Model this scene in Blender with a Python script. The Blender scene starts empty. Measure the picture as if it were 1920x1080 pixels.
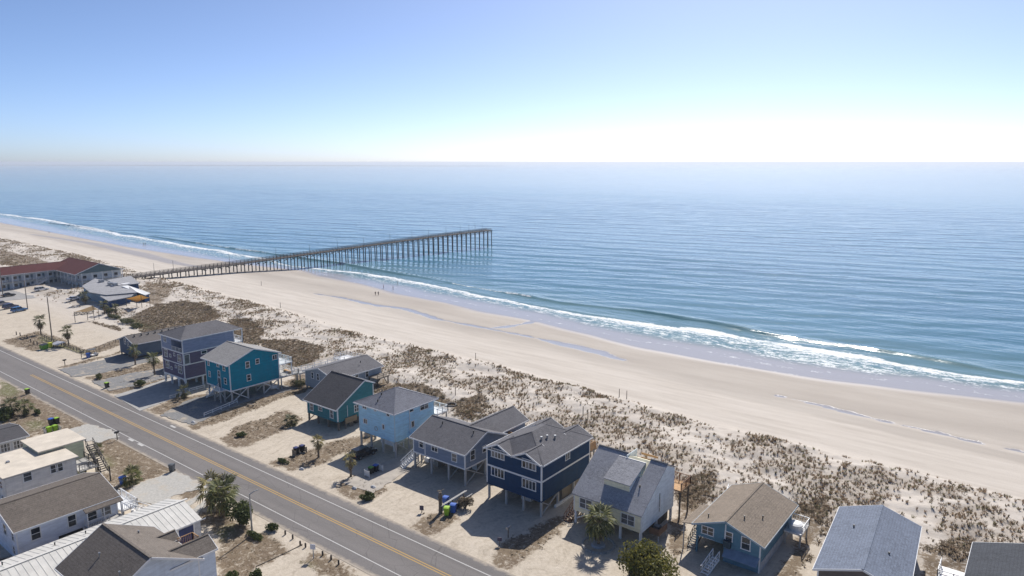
import bpy, math, random
import numpy as np
from mathutils import Vector, Matrix

random.seed(7); rng = np.random.default_rng(7)
scene = bpy.context.scene
col = scene.collection

# ------------------------------------------------------------------ camera
CAMZ = 50.0; FPX = 1319.0; YHOR = 304.0
PITCH = math.atan((540 - YHOR) / FPX); YAW = math.radians(37.8)
cam = bpy.data.cameras.new('camera'); camo = bpy.data.objects.new('camera', cam); col.objects.link(camo)
camo.location = (0, 0, CAMZ); camo.rotation_euler = (math.pi/2 - PITCH, 0, YAW)
cam.sensor_width = 36; cam.lens = FPX/1920*36; cam.clip_start = .5; cam.clip_end = 200000
scene.camera = camo

# ------------------------------------------------------------------ sky, sun, exposure
SUN_EL = math.radians(43); SUN_AZ = math.radians(18)      # azimuth from +Y towards -X
world = bpy.data.worlds.new('World'); scene.world = world; world.use_nodes = True
wn = world.node_tree.nodes; wl = world.node_tree.links
sky = wn.new('ShaderNodeTexSky'); sky.sky_type = 'NISHITA'; sky.sun_disc = False
sky.sun_elevation = SUN_EL; sky.sun_rotation = -SUN_AZ
sky.altitude = 0; sky.air_density = .45; sky.dust_density = .72; sky.ozone_density = 4.8
wn['Background'].inputs['Strength'].default_value = 0.127
wl.new(sky.outputs['Color'], wn['Background'].inputs['Color'])
sun = bpy.data.lights.new('sun', 'SUN'); suno = bpy.data.objects.new('sun', sun); col.objects.link(suno)
sun.energy = 4.6; sun.angle = math.radians(.5); sun.color = (1, .95, .88)
sdir = Vector((-math.sin(SUN_AZ)*math.cos(SUN_EL), math.cos(SUN_AZ)*math.cos(SUN_EL), math.sin(SUN_EL)))
suno.rotation_euler = sdir.to_track_quat('Z', 'Y').to_euler()
scene.view_settings.view_transform = 'Standard'; scene.view_settings.look = 'None'
scene.view_settings.exposure = 0.22; scene.view_settings.gamma = 1
HAZE = 1.35e-4

# ------------------------------------------------------------------ surveying helpers (photo pixel -> point on a level or a facade)
_fh = np.array([-math.sin(YAW), math.cos(YAW), 0]); _rt = np.array([math.cos(YAW), math.sin(YAW), 0]); _up = np.array([0, 0, 1.])
_fw = _fh*math.cos(PITCH) - _up*math.sin(PITCH); _cu = _up*math.cos(PITCH) + _fh*math.sin(PITCH)
_C = np.array([0, 0, CAMZ])
def ray(x, y): return _fw*FPX + _rt*(x-960) + _cu*(540-y)
def at(x, y, z=0.):
    d = ray(x, y); p = _C + d*((z-CAMZ)/d[2]); return (float(p[0]), float(p[1]))
def on_front(x, y, Y):
    d = ray(x, y); p = _C + d*(Y/d[1]); return float(p[0]), float(p[2])
def on_right(x, y, X):
    d = ray(x, y); p = _C + d*(X/d[0]); return float(p[1]), float(p[2])

# ------------------------------------------------------------------ noise in numpy
def _h(ix, iy, s):
    n = (ix*374761393 + iy*668265263 + s*974711) & 0xffffffff
    n = ((n ^ (n >> 13))*1274126177) & 0xffffffff
    return ((n ^ (n >> 16)) & 0xffff)/65535.
def vnoise(x, y, s=0):
    x = np.asarray(x, float); y = np.asarray(y, float)
    ix = np.floor(x).astype(np.int64); iy = np.floor(y).astype(np.int64)
    fx = x-ix; fy = y-iy; fx = fx*fx*(3-2*fx); fy = fy*fy*(3-2*fy)
    a = _h(ix, iy, s); b = _h(ix+1, iy, s); c = _h(ix, iy+1, s); d = _h(ix+1, iy+1, s)
    return (a*(1-fx)+b*fx)*(1-fy) + (c*(1-fx)+d*fx)*fy
def fbm(x, y, s=0, o=4):
    t = 0; a = .5; w = 0
    for k in range(o):
        t = t + a*vnoise(x*2**k, y*2**k, s+k*17); w += a; a *= .5
    return t/w
def sstep(a, b, x):
    t = np.clip((x-a)/(b-a), 0, 1); return t*t*(3-2*t)

# ------------------------------------------------------------------ materials
MATS = {}
def nmat(name):
    m = bpy.data.materials.new(name); m.use_nodes = True
    nt = m.node_tree; b = nt.nodes['Principled BSDF']
    return m, nt, b
def N(nt, t, **kw):
    n = nt.nodes.new(t)
    for k, v in kw.items():
        if k in n.inputs.keys(): n.inputs[k].default_value = v
        else: setattr(n, k, v)
    return n
def ramp(nt, fac, stops):
    r = nt.nodes.new('ShaderNodeValToRGB'); e = r.color_ramp.elements
    while len(e) < len(stops): e.new(.5)
    for i, (p, c) in enumerate(stops): e[i].position = p; e[i].color = (*c, 1) if len(c) == 3 else c
    nt.links.new(fac, r.inputs[0]); return r.outputs[0]
def mix(nt, fac, a, b, blend='MIX'):
    n = nt.nodes.new('ShaderNodeMix'); n.data_type = 'RGBA'; n.blend_type = blend
    for s, v in ((n.inputs[0], fac), (n.inputs[6], a), (n.inputs[7], b)):
        if isinstance(v, bpy.types.NodeSocket): nt.links.new(v, s)
        elif isinstance(v, (int, float)): s.default_value = v
        else: s.default_value = (*v, 1) if len(v) == 3 else v
    return n.outputs[2]
def math_n(nt, op, a, b=0., clamp=False):
    n = nt.nodes.new('ShaderNodeMath'); n.operation = op; n.use_clamp = clamp
    for s, v in ((n.inputs[0], a), (n.inputs[1], b)):
        if isinstance(v, bpy.types.NodeSocket): nt.links.new(v, s)
        else: s.default_value = v
    return n.outputs[0]
def geo_pos(nt): return nt.nodes.new('ShaderNodeNewGeometry').outputs['Position']
def noise_n(nt, vec, scale, detail=4, rough=.55):
    n = N(nt, 'ShaderNodeTexNoise'); n.inputs['Scale'].default_value = scale; n.inputs['Detail'].default_value = detail; n.inputs['Roughness'].default_value = rough
    nt.links.new(vec, n.inputs['Vector']); return n.outputs['Fac']
def scaled(nt, vec, s, rot=(0, 0, 0)):
    m = nt.nodes.new('ShaderNodeMapping'); m.inputs['Scale'].default_value = s; m.inputs['Rotation'].default_value = rot
    nt.links.new(vec, m.inputs['Vector']); return m.outputs[0]
def bump(nt, b, h, strength, dist=.05):
    n = nt.nodes.new('ShaderNodeBump'); n.inputs['Strength'].default_value = strength; n.inputs['Distance'].default_value = dist
    nt.links.new(h, n.inputs['Height']); nt.links.new(n.outputs[0], b.inputs['Normal'])
def plain(name, c, rough=.7, var=.18, scale=1.2, metal=0, spec=.5):
    if name in MATS: return MATS[name]
    m, nt, b = nmat(name); p = geo_pos(nt)
    f = noise_n(nt, p, scale, 5)
    lo = tuple(x*(1-var) for x in c); hi = tuple(min(1, x*(1+var)) for x in c)
    nt.links.new(ramp(nt, f, [(.3, lo), (.7, hi)]), b.inputs['Base Color'])
    b.inputs['Roughness'].default_value = rough; b.inputs['Metallic'].default_value = metal; b.inputs['Specular IOR Level'].default_value = spec
    MATS[name] = m; return m
def siding(name, c):
    if name in MATS: return MATS[name]
    m, nt, b = nmat(name); p = geo_pos(nt)
    sep = nt.nodes.new('ShaderNodeSeparateXYZ'); nt.links.new(p, sep.inputs[0])
    saw = math_n(nt, 'FRACT', math_n(nt, 'MULTIPLY', sep.outputs[2], 5.5))
    f = noise_n(nt, scaled(nt, p, (.6, .6, 2.5)), 1.2, 5); st = noise_n(nt, scaled(nt, p, (1.6, 1.6, .12)), 1., 5, .65)
    base = ramp(nt, f, [(.3, tuple(x*.84 for x in c)), (.7, tuple(min(1, x*1.12) for x in c))])
    base = mix(nt, ramp(nt, st, [(.5, (0,0,0)), (.75, (.35,.35,.35))]), base, tuple(x*.55+.05 for x in c))
    line = math_n(nt, 'LESS_THAN', saw, .1)
    nt.links.new(mix(nt, math_n(nt, 'MULTIPLY', line, .22), base, tuple(x*.5 for x in c)), b.inputs['Base Color'])
    bump(nt, b, saw, .5, .02); b.inputs['Roughness'].default_value = .7; b.inputs['Specular IOR Level'].default_value = .12
    MATS[name] = m; return m
def shingle(name, c, axis=0, row=.24):
    if name in MATS: return MATS[name]
    m, nt, b = nmat(name); p = geo_pos(nt)
    big = noise_n(nt, p, .35, 4); fine = noise_n(nt, p, 7., 4, .7)
    sep = nt.nodes.new('ShaderNodeSeparateXYZ'); nt.links.new(p, sep.inputs[0])
    rows = math_n(nt, 'FRACT', math_n(nt, 'MULTIPLY', sep.outputs[2], 1/(row*.45)))
    tab = nt.nodes.new('ShaderNodeTexVoronoi'); tab.inputs['Scale'].default_value = 2.6
    nt.links.new(scaled(nt, p, (1, 1, 2.2)), tab.inputs['Vector'])
    tsp = nt.nodes.new('ShaderNodeSeparateColor'); nt.links.new(tab.outputs['Color'], tsp.inputs[0]); tabg = ramp(nt, tsp.outputs[0], [(0, (0,0,0)), (1, (1,1,1))])
    c1 = ramp(nt, fine, [(.3, tuple(x*.58 for x in c)), (.7, tuple(min(1, x*1.45) for x in c))])
    c2 = mix(nt, .5, c1, mix(nt, .72, tabg, (.5, .5, .5)), 'OVERLAY')
    c3 = mix(nt, ramp(nt, big, [(.35, (0, 0, 0)), (.7, (.45, .45, .45))]), c2, tuple(x*1.35 for x in c))
    ln = math_n(nt, 'LESS_THAN', rows, .16)
    nt.links.new(mix(nt, math_n(nt, 'MULTIPLY', ln, .3), c3, tuple(x*.4 for x in c)), b.inputs['Base Color'])
    bump(nt, b, fine, .5, .02); b.inputs['Roughness'].default_value = .9; b.inputs['Specular IOR Level'].default_value = .2
    MATS[name] = m; return m

WHITE = plain('white_paint', (.74, .74, .73), .55, .06)
TRIM = plain('trim_paint', (.70, .71, .72), .55, .06)
GLASS, _nt, _b = nmat('window_glass'); _b.inputs['Roughness'].default_value = .06
_nt.links.new(ramp(_nt, noise_n(_nt, geo_pos(_nt), .9, 2), [(.35, (.012, .016, .022)), (.75, (.06, .075, .09))]), _b.inputs['Base Color'])
CURTAIN = plain('curtain_glass', (.16, .16, .16), .12, .35, 2.)
WOOD = plain('weathered_wood', (.20, .165, .13), .85, .3, 3.)
WOODN = plain('new_wood', (.42, .25, .12), .8, .2, 3.)
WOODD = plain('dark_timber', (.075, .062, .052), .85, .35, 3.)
POSTM = plain('piling_wood', (.42, .41, .39), .8, .15, 2.)
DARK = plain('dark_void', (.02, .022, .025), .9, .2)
BLACKP = plain('black_plastic', (.02, .022, .024), .5, .2)
RUBBER = plain('rubber', (.015, .015, .015), .8, .2)
METAL = plain('galvanised_metal', (.33, .34, .35), .45, .15, 2., .6)
CONC = plain('concrete', (.36, .35, .33), .85, .16, .8)
SHEETM = plain('white_metal_roof', (.62, .60, .55), .45, .1, .8)
SHEETM2 = plain('white_metal_seam', (.57, .555, .51), .5, .07)

# ------------------------------------------------------------------ mesh builder
class MB:
    def __init__(s): s.v = []; s.f = []
    def add(s, vs, fs):
        o = len(s.v); s.v += [tuple(map(float, p)) for p in vs]; s.f += [tuple(i+o for i in f) for f in fs]; return s
    def box(s, x0, y0, z0, x1, y1, z1):
        return s.add([(x0,y0,z0),(x1,y0,z0),(x1,y1,z0),(x0,y1,z0),(x0,y0,z1),(x1,y0,z1),(x1,y1,z1),(x0,y1,z1)],
                     [(3,2,1,0),(4,5,6,7),(0,1,5,4),(1,2,6,5),(2,3,7,6),(3,0,4,7)])
    def beam(s, p, q, w, h=None):
        p = Vector(p); q = Vector(q); h = h or w; d = (q-p)
        if d.length < 1e-6: return s
        d.normalize(); a = d.cross(Vector((0,0,1)))
        if a.length < 1e-3: a = Vector((1,0,0))
        a.normalize(); b = a.cross(d); vs = []
        for c in (p, q):
            for i, j in ((-1,-1),(1,-1),(1,1),(-1,1)): vs.append(c + a*(i*w/2) + b*(j*h/2))
        return s.add(vs, [(3,2,1,0),(4,5,6,7),(0,1,5,4),(1,2,6,5),(2,3,7,6),(3,0,4,7)])
    def prism(s, pts, ext):
        n = len(pts); e = Vector(ext); a = [Vector(p) for p in pts]
        return s.add(a+[p+e for p in a], [tuple(range(n-1,-1,-1)), tuple(range(n,2*n))]+[(i,(i+1)%n,(i+1)%n+n,i+n) for i in range(n)])
    def slab(s, top, t):
        return s.prism([(p[0], p[1], p[2]-t) for p in top], (0, 0, t))
    def tube(s, pts, rad, n=8, cap=True):
        pts = [Vector(p) for p in pts]; vs = []; fs = []
        for k, p in enumerate(pts):
            d = (pts[min(k+1,len(pts)-1)]-pts[max(k-1,0)]); d.normalize()
            a = d.cross(Vector((0,0,1))); a = Vector((1,0,0)) if a.length < 1e-2 else a.normalized(); b = a.cross(d)
            r = rad[k] if isinstance(rad, (list, tuple)) else rad
            for i in range(n):
                t = 2*math.pi*i/n; vs.append(p+a*(r*math.cos(t))+b*(r*math.sin(t)))
        for k in range(len(pts)-1):
            for i in range(n): j = (i+1) % n; fs.append((k*n+i, k*n+j, k*n+n+j, k*n+n+i))
        if cap: fs += [tuple(range(n-1,-1,-1)), tuple(range((len(pts)-1)*n, len(pts)*n))]
        return s.add(vs, fs)
    def mesh(s, name, m=None, off=(0,0,0), smooth=False):
        me = bpy.data.meshes.new(name)
        me.from_pydata([(x-off[0], y-off[1], z-off[2]) for x, y, z in s.v], [], s.f)
        if m: me.materials.append(m)
        if smooth: me.polygons.foreach_set('use_smooth', [True]*len(me.polygons))
        me.update(); return me
    def build(s, name, m, parent=None, smooth=False):
        """vertices are in the frame of the thing's base; a top-level mesh keeps them as they are"""
        o = bpy.data.objects.new(name, s.mesh(name, m, (0,0,0), smooth)); col.objects.link(o)
        if parent: o.parent = parent
        return o
def put(name, me, parent, loc=(0,0,0), rz=0):
    o = bpy.data.objects.new(name, me); col.objects.link(o); o.parent = parent; o.location = loc; o.rotation_euler.z = rz; return o
def tag(o, label, cat, group=None):
    o['label'] = label; o['category'] = cat
    if group: o['group'] = group
    return o
def struct(o): o['kind'] = 'structure'; return o
def thing(name, label, cat, loc=(0,0,0), rz=0, group=None):
    o = bpy.data.objects.new(name, None); o.empty_display_size = .3; col.objects.link(o); o.location = loc; o.rotation_euler.z = rz
    return tag(o, label, cat, group)
def copy_tree(o, parent=None):
    c = o.copy(); col.objects.link(c); c.parent = parent
    for ch in o.children: copy_tree(ch, c)
    return c

# ------------------------------------------------------------------ shore survey: lines as Y over X
def line_of(pts, z):
    w = sorted(at(x, y, z) for x, y in pts); X = np.array([p[0] for p in w]); Y = np.array([p[1] for p in w])
    return lambda x: np.interp(x, X, Y)
SEA = -2.5
swash = line_of([(0,417),(120,440),(240,463),(350,480),(450,494),(520,502),(570,507),(600,517),(680,533),(750,552),(830,567),(900,583),(1000,602),(1100,626),(1200,652),(1350,680),(1500,705),(1700,731),(1920,755)], SEA)
foam_hi = line_of([(0,400),(100,412),(240,440),(400,466),(490,482),(560,500),(600,504),(700,513),(850,540),(1000,571),(1100,588),(1250,610),(1330,616),(1460,640),(1600,662),(1750,690),(1920,716)], SEA)
foam_lo = line_of([(0,408),(240,456),(450,490),(560,505),(600,511),(750,538),(900,568),(1000,588),(1150,622),(1250,640),(1400,665),(1550,690),(1750,715),(1920,738)], SEA)
crest = line_of([(220,435),(480,472),(640,495),(900,540),(1050,568),(1190,583),(1330,606),(1430,625),(1600,650),(1760,678),(1920,705)], SEA)
dune_edge = line_of([(0,447),(150,480),(300,522),(420,555),(520,582),(700,635),(900,680),(1000,708),(1100,735),(1300,790),(1500,838),(1700,885),(1920,948)], -.2)

def ground_z(x, y):
    x = np.asarray(x, float); y = np.asarray(y, float)
    D = dune_edge(x); S = swash(x)
    t = np.clip((y-93)/np.maximum(D-93, 1), 0, 1.3)
    hum = fbm(x*.11, y*.11, 3, 3)-.5; hum2 = fbm(x*.35, y*.35, 9, 3)-.5
    env = sstep(0, .25, t)*(1-sstep(.93, 1.06, t))
    z = env*(.7 + 1.5*hum + .9*hum2 + .35*(fbm(x*1.1, y*1.1, 12, 2)-.5))
    u = np.clip((y-D)/np.maximum(S-D, 1), 0, 1)
    beach = -.25 - 1.55*u - .68*sstep(.5, 1, u) + .12*(fbm(x*.03, y*.12, 21, 3)-.5)*(1-u)
    z = np.where(t > 1, env*z+beach*sstep(0, .06, u)+z*0, z)
    z = np.where(y > S, -2.48-.035*(y-S), z)
    small = .10*(fbm(x*.4, y*.4, 5, 3)-.5)*sstep(63, 68, y)*(1-sstep(90, 96, y))
    return z + np.where(y < 93, np.maximum(small, -.03), 0)

def gz(x, y): return float(ground_z(np.array([x]), np.array([y]))[0])

# ------------------------------------------------------------------ ground sheet
def axis(segs):
    a = [segs[0][0]]
    for lo, hi, n in segs: a += list(np.linspace(lo, hi, n+1)[1:])
    return np.array(a)
gx = axis([(-60000,-6000,6),(-6000,-1500,12),(-1500,-800,70),(-800,-360,200),(-360,-230,120),(-230,12,420),(12,60,30),(60,600,20),(600,60000,8)])
gy = axis([(-60000,-2000,6),(-2000,-100,12),(-100,14,20),(14,132,210),(132,215,100),(215,300,14)])
GX, GY = np.meshgrid(gx, gy, indexing='ij')

def inside(poly, X, Y):
    r = np.zeros(X.shape, bool); n = len(poly); j = n-1
    for i in range(n):
        xi, yi = poly[i]; xj, yj = poly[j]
        c = ((yi > Y) != (yj > Y)); r ^= c & (X < (xj-xi)*(Y-yi)/((yj-yi) if yj != yi else 1e-9)+xi); j = i
    return r
def blur(a, k=1):
    for _ in range(k):
        b = a.copy(); b[1:-1] = (a[:-2]+2*a[1:-1]+a[2:])/4; a = b.copy(); a[:, 1:-1] = (b[:, :-2]+2*b[:, 1:-1]+b[:, 2:])/4
    return a
JX = GX + 2.2*(fbm(GX*.35, GY*.35, 31, 3)-.5); JY = GY + 2.2*(fbm(GX*.35, GY*.35, 47, 3)-.5)
def paint(polys, z=0, k=1):
    m = np.zeros(GX.shape)
    for p in polys:
        pts = [at(x, y, z) for x, y in p]; xs = [q[0] for q in pts]; ys = [q[1] for q in pts]
        a = np.searchsorted(gx, min(xs)-4); b = np.searchsorted(gx, max(xs)+4); c = np.searchsorted(gy, min(ys)-4); d = np.searchsorted(gy, max(ys)+4)
        m[a:b, c:d] = np.maximum(m[a:b, c:d], inside(pts, JX[a:b, c:d], JY[a:b, c:d]).astype(float))
    return blur(m, k)

GRASS = [ # dry brown grass and litter on the lots
 [(150,709),(235,690),(305,674),(330,688),(262,698),(185,716)], [(188,736),(240,712),(330,700),(318,712),(225,741)],
 [(270,770),(330,745),(430,735),(400,745),(300,778)], [(340,800),(385,778),(450,757),(560,722),(585,728),(520,752),(420,790),(365,806)],
 [(408,826),(440,800),(480,790),(540,765),(575,785),(550,800),(490,828),(430,842)],
 [(498,868),(560,850),(690,812),(720,812),(700,828),(600,872),(545,885)],
 [(628,908),(668,890),(718,905),(728,922),(690,940),(645,936)],
 [(770,990),(800,966),(850,955),(858,975),(822,1000),(785,1008)],
 [(915,1055),(950,1012),(1010,985),(1060,960),(1060,985),(1020,1030),(950,1075)],
 [(1260,1000),(1275,905),(1345,890),(1330,930),(1285,985),(1290,1030),(1255,1060)],
 [(1440,1085),(1490,1010),(1500,950),(1560,935),(1545,985),(1515,1050),(1500,1085)],
 [(1715,1085),(1728,1030),(1825,1015),(1820,1085)],
 [(240,600),(300,575),(345,565),(400,578),(412,600),(330,620),(270,625)], [(425,600),(470,604),(495,625),(480,655),(440,640)],
 [(480,640),(560,640),(610,655),(590,690),(540,690),(490,660)], [(560,690),(600,720),(560,740),(520,735)],
 [(0,470),(70,485),(95,495),(60,502),(0,500)], [(270,530),(330,540),(300,580),(270,570)],
 [(845,760),(905,745),(920,770),(880,790),(850,780)], [(690,730),(720,715),(820,735),(850,760),(820,775)],
 [(0,708),(55,735),(120,770),(165,795),(130,812),(70,800),(0,800)], [(190,812),(230,828),(330,868),(325,885),(260,905),(215,890),(180,850)],
 [(330,925),(385,905),(400,912),(345,945)], [(400,1085),(410,1000),(470,985),(520,1010),(545,1035),(480,1060),(470,1085)],
 [(590,1085),(560,1050),(600,1030),(660,1060),(680,1085)], [(360,955),(430,960),(470,1010),(400,1000)],
 [(105,690),(150,678),(200,666),(245,650),(250,655),(190,672),(120,692)], [(0,640),(70,620),(130,640),(100,650),(60,660)],
 [(75,625),(165,655),(240,630),(250,640),(165,668),(75,640)],
]
GREEN = [[(182,852),(215,868),(205,888),(190,880)], [(500,1070),(545,1045),(580,1060),(560,1085),(500,1085)], [(50,792),(75,785),(80,800),(55,808)],
 [(200,590),(250,600),(300,615),(250,622),(215,605)], [(75,628),(165,660),(155,668),(75,640)], [(0,710),(40,728),(30,745),(0,740)], [(405,990),(440,985),(430,1010),(405,1015)]]
grass = paint(GRASS, 0, 1); green = paint(GREEN, 0, 2)
# land side: mostly dry lawn away from the sandy road margin
land = sstep(49, 45, GY)*sstep(.40, .60, fbm(GX*.12, GY*.12, 71, 4)); grass = np.maximum(grass, land*.9)
# scrubby strip right behind the houses
strip = sstep(88, 92, GY)*(1-sstep(97, 104, GY))*sstep(.47, .56, fbm(GX*.09, GY*.16, 77, 4)); grass = np.maximum(grass, strip*(GX > -240)*.9)
S_ = swash(GX); D_ = dune_edge(GX)
u_ = np.clip((GY-D_)/np.maximum(S_-D_, 1), 0, 1)
damp = sstep(.36, .58, u_ + .16*(fbm(GX*.02, GY*.09, 91, 4)-.5))*(GY > D_)
wet = sstep(-5, 1.5, GY-S_ + 3*(fbm(GX*.05, GY*.1, 15, 3)-.5))
def stroke(pts, z, w0):
    m = np.zeros(GX.shape); q = [(*at(x, y, z), w) for x, y, w in pts]
    for (x0, y0, w_0), (x1, y1, w_1) in zip(q, q[1:]):
        a = np.searchsorted(gx, min(x0, x1)-12); b = np.searchsorted(gx, max(x0, x1)+12); c = np.searchsorted(gy, min(y0, y1)-10); d = np.searchsorted(gy, max(y0, y1)+10)
        X = GX[a:b, c:d]; Y = GY[a:b, c:d]; L = (x1-x0)**2+(y1-y0)**2
        t = np.clip(((X-x0)*(x1-x0)+(Y-y0)*(y1-y0))/L, 0, 1); dd = np.hypot(X-x0-t*(x1-x0), Y-y0-t*(y1-y0)) + 2.4*(fbm(X*.22, Y*.35, 5, 3)-.5)
        m[a:b, c:d] = np.maximum(m[a:b, c:d], 1-sstep(.55, 1.15, dd/(w0*(w_0+(w_1-w_0)*t))))
    return m
pool = stroke([(590,553,.6),(640,560,1.2),(700,573,2.),(760,580,2.),(820,600,1.5),(920,618,1.6),(1000,634,1.),(1060,646,3.2),(1120,660,3.4),(1165,675,1.5)], -1.6, 1.)
pool = np.maximum(pool, stroke([(915,620,1.4),(950,613,1.6),(985,604,1.2),(1012,596,1.6)], -1.9, 1.))
pool = np.maximum(pool, stroke([(1462,745,.5),(1540,764,1.),(1640,790,1.1),(1750,814,.9),(1850,838,.8),(1930,856,.8)], -1.5, 1.))
rim = np.maximum(stroke([(1180,690,1),(1300,722,1.5),(1440,757,2.4),(1600,792,3.),(1750,828,3.),(1930,870,3.)], -1.3, 1.)*.8, stroke([(1000,640,2),(1100,668,5),(1180,690,3)], -1.4, 1.)*.4)
rim = np.maximum(rim, stroke([(1080,662,.5),(1200,693,.6),(1300,719,.6),(1420,746,.6),(1470,760,.5)], -1.3, 1.))
lav = stroke([(60,440,2),(170,455,5),(260,476,7),(330,495,4),(380,503,2)], -1.5, 1.)
damp = np.clip(np.maximum(damp, rim), 0, 1)
clump_g = fbm(GX*.16, GY*.16, 101, 4); patch_g = fbm(GX*.035, GY*.06, 131, 3); tdune = (GY-95)/np.maximum(D_-95, 1)
litter = sstep(-.02,.12,tdune)*(1-sstep(.95,1.03,tdune))*sstep(.36,.58,clump_g)*(.25+.75*sstep(.34,.55,patch_g))

ZG = ground_z(GX, GY) - .12*pool
ZG[(GY > 50.3) & (GY < 64.3)] = -.03
ZG = np.where((GY < 12) | (GX > 60), np.minimum(ZG, 0), ZG)
me = bpy.data.meshes.new('ground')
nx, ny = GX.shape; idx = np.arange(nx*ny).reshape(nx, ny)
F = np.stack([idx[:-1,:-1], idx[1:,:-1], idx[1:,1:], idx[:-1,1:]], -1).reshape(-1, 4)
me.vertices.add(nx*ny); me.vertices.foreach_set('co', np.stack([GX, GY, ZG], -1).reshape(-1).astype(np.float32))
me.loops.add(F.size); me.loops.foreach_set('vertex_index', F.reshape(-1).astype(np.int32))
me.polygons.add(len(F)); me.polygons.foreach_set('loop_start', np.arange(0, F.size, 4, dtype=np.int32)); me.polygons.foreach_set('use_smooth', np.ones(len(F), bool))
me.update(calc_edges=True)
def color_attr(me, name, r, g, b, a=None):
    ca = me.color_attributes.new(name, 'FLOAT_COLOR', 'POINT'); a = np.ones(r.size) if a is None else a.reshape(-1)
    ca.data.foreach_set('color', np.stack([r.reshape(-1), g.reshape(-1), b.reshape(-1), a], -1).reshape(-1).astype(np.float32))
duneness = sstep(88, 97, GY)*(1-sstep(-3, 3, GY-D_))
color_attr(me, 'cover', grass, green, duneness); color_attr(me, 'moist', damp, wet, pool); color_attr(me, 'litter', litter, lav, litter)

m, nt, b = nmat('sand_ground'); P = geo_pos(nt)
def attr(nt, n):
    a = nt.nodes.new('ShaderNodeVertexColor'); a.layer_name = n; s = nt.nodes.new('ShaderNodeSeparateColor'); nt.links.new(a.outputs[0], s.inputs[0]); return s.outputs
cov = attr(nt, 'cover'); moi = attr(nt, 'moist'); lit_ = attr(nt, 'litter')
n_f = noise_n(nt, P, 2.2, 6, .65); n_m = noise_n(nt, P, .35, 5); n_l = noise_n(nt, scaled(nt, P, (.02, .09, .1)), 1., 5, .6); n_h = noise_n(nt, P, 9., 3, .7)
n_e0 = noise_n(nt, scaled(nt, P, (.35, .8, 1), (0,0,.05)), 1., 7, .72)
sand = ramp(nt, n_m, [(.3, (.42, .37, .31)), (.72, (.54, .485, .415))])
sand = mix(nt, .35, sand, ramp(nt, n_f, [(.3, (.33, .285, .235)), (.65, (.60, .535, .455))]))
sand = mix(nt, .7, sand, mix(nt, cov[2], (.575, .52, .45), (.60, .55, .49)), 'MIX')
sand = mix(nt, ramp(nt, n_e0, [(.45, (0,0,0)), (.72, (.38,.38,.38))]), sand, (.43,.38,.325))
sand = mix(nt, math_n(nt, 'MULTIPLY', n_h, .42), sand, (.39, .335, .275))
sy = nt.nodes.new('ShaderNodeSeparateXYZ'); nt.links.new(P, sy.inputs[0])
lot = ramp(nt, math_n(nt, 'MULTIPLY', math_n(nt, 'SUBTRACT', 97., sy.outputs[1]), .08, True), [(0, (0,0,0)), (1, (1,1,1))])
wv = nt.nodes.new('ShaderNodeVectorMath'); wv.operation = 'ADD'; nt.links.new(P, wv.inputs[0]); nz = N(nt, 'ShaderNodeTexNoise'); nz.inputs['Scale'].default_value = .16; nt.links.new(P, nz.inputs['Vector']); sc_ = nt.nodes.new('ShaderNodeVectorMath'); sc_.operation = 'SCALE'; sc_.inputs['Scale'].default_value = 9.; nt.links.new(nz.outputs['Color'], sc_.inputs[0]); nt.links.new(sc_.outputs[0], wv.inputs[1])
trk = math_n(nt, 'ADD', math_n(nt, 'MULTIPLY', noise_n(nt, scaled(nt, wv.outputs[0], (1.0, .16, 1)), 1., 5, .6), .5), math_n(nt, 'MULTIPLY', n_f, .5))
sand = mix(nt, math_n(nt, 'MULTIPLY', lot, .7), sand, ramp(nt, trk, [(.36, (.33,.27,.20)), (.47, (.48,.41,.315)), (.56, (.56,.485,.385)), (.66, (.62,.54,.44))]))
strk = noise_n(nt, scaled(nt, P, (.05, .5, 1), (0,0,.06)), 1., 6, .65)
sand = mix(nt, math_n(nt, 'MULTIPLY', math_n(nt, 'SUBTRACT', 1., lot), .5), sand, ramp(nt, strk, [(.33, (.45,.40,.345)), (.5, (.57,.515,.45)), (.66, (.66,.605,.54))]))
lm = ramp(nt, math_n(nt, 'ADD', lit_[0], math_n(nt, 'MULTIPLY', math_n(nt, 'SUBTRACT', n_f, .5), 1.1)), [(.4, (0,0,0)), (.95, (.5,.5,.5))])
sand = mix(nt, lm, sand, ramp(nt, n_h, [(.3, (.20,.16,.12)), (.7, (.40,.335,.265))]))
dampc = ramp(nt, n_l, [(.28, (.335, .295, .255)), (.5, (.405, .36, .31)), (.72, (.475, .43, .375))])
n_e = noise_n(nt, P, .9, 6, .7); n_s = noise_n(nt, P, 14., 3, .75)
gsel = math_n(nt, 'ADD', math_n(nt, 'MULTIPLY', cov[0], .82), math_n(nt, 'ADD', math_n(nt, 'MULTIPLY', math_n(nt, 'SUBTRACT', n_f, .5), 1.9), math_n(nt, 'MULTIPLY', math_n(nt, 'SUBTRACT', n_e, .5), 1.7)))
gsel = ramp(nt, gsel, [(.38, (0, 0, 0)), (.78, (1, 1, 1))])
gcol = ramp(nt, n_f, [(.3, (.085, .062, .042)), (.5, (.19, .142, .095)), (.72, (.36, .285, .20))])
gcol = mix(nt, .45, gcol, ramp(nt, n_m, [(.35, (.14, .095, .058)), (.65, (.28, .215, .14))]))
gcol = mix(nt, ramp(nt, n_s, [(.45, (0,0,0)), (.62, (.55,.55,.55))]), gcol, (.07,.052,.036))
grn = ramp(nt, n_f, [(.3, (.07, .085, .03)), (.7, (.19, .19, .075))])
gcol = mix(nt, math_n(nt, 'MULTIPLY', cov[1], .8), gcol, grn)
c = mix(nt, math_n(nt, 'MULTIPLY', moi[0], .85), sand, dampc)
c = mix(nt, gsel, c, gcol)
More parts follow.
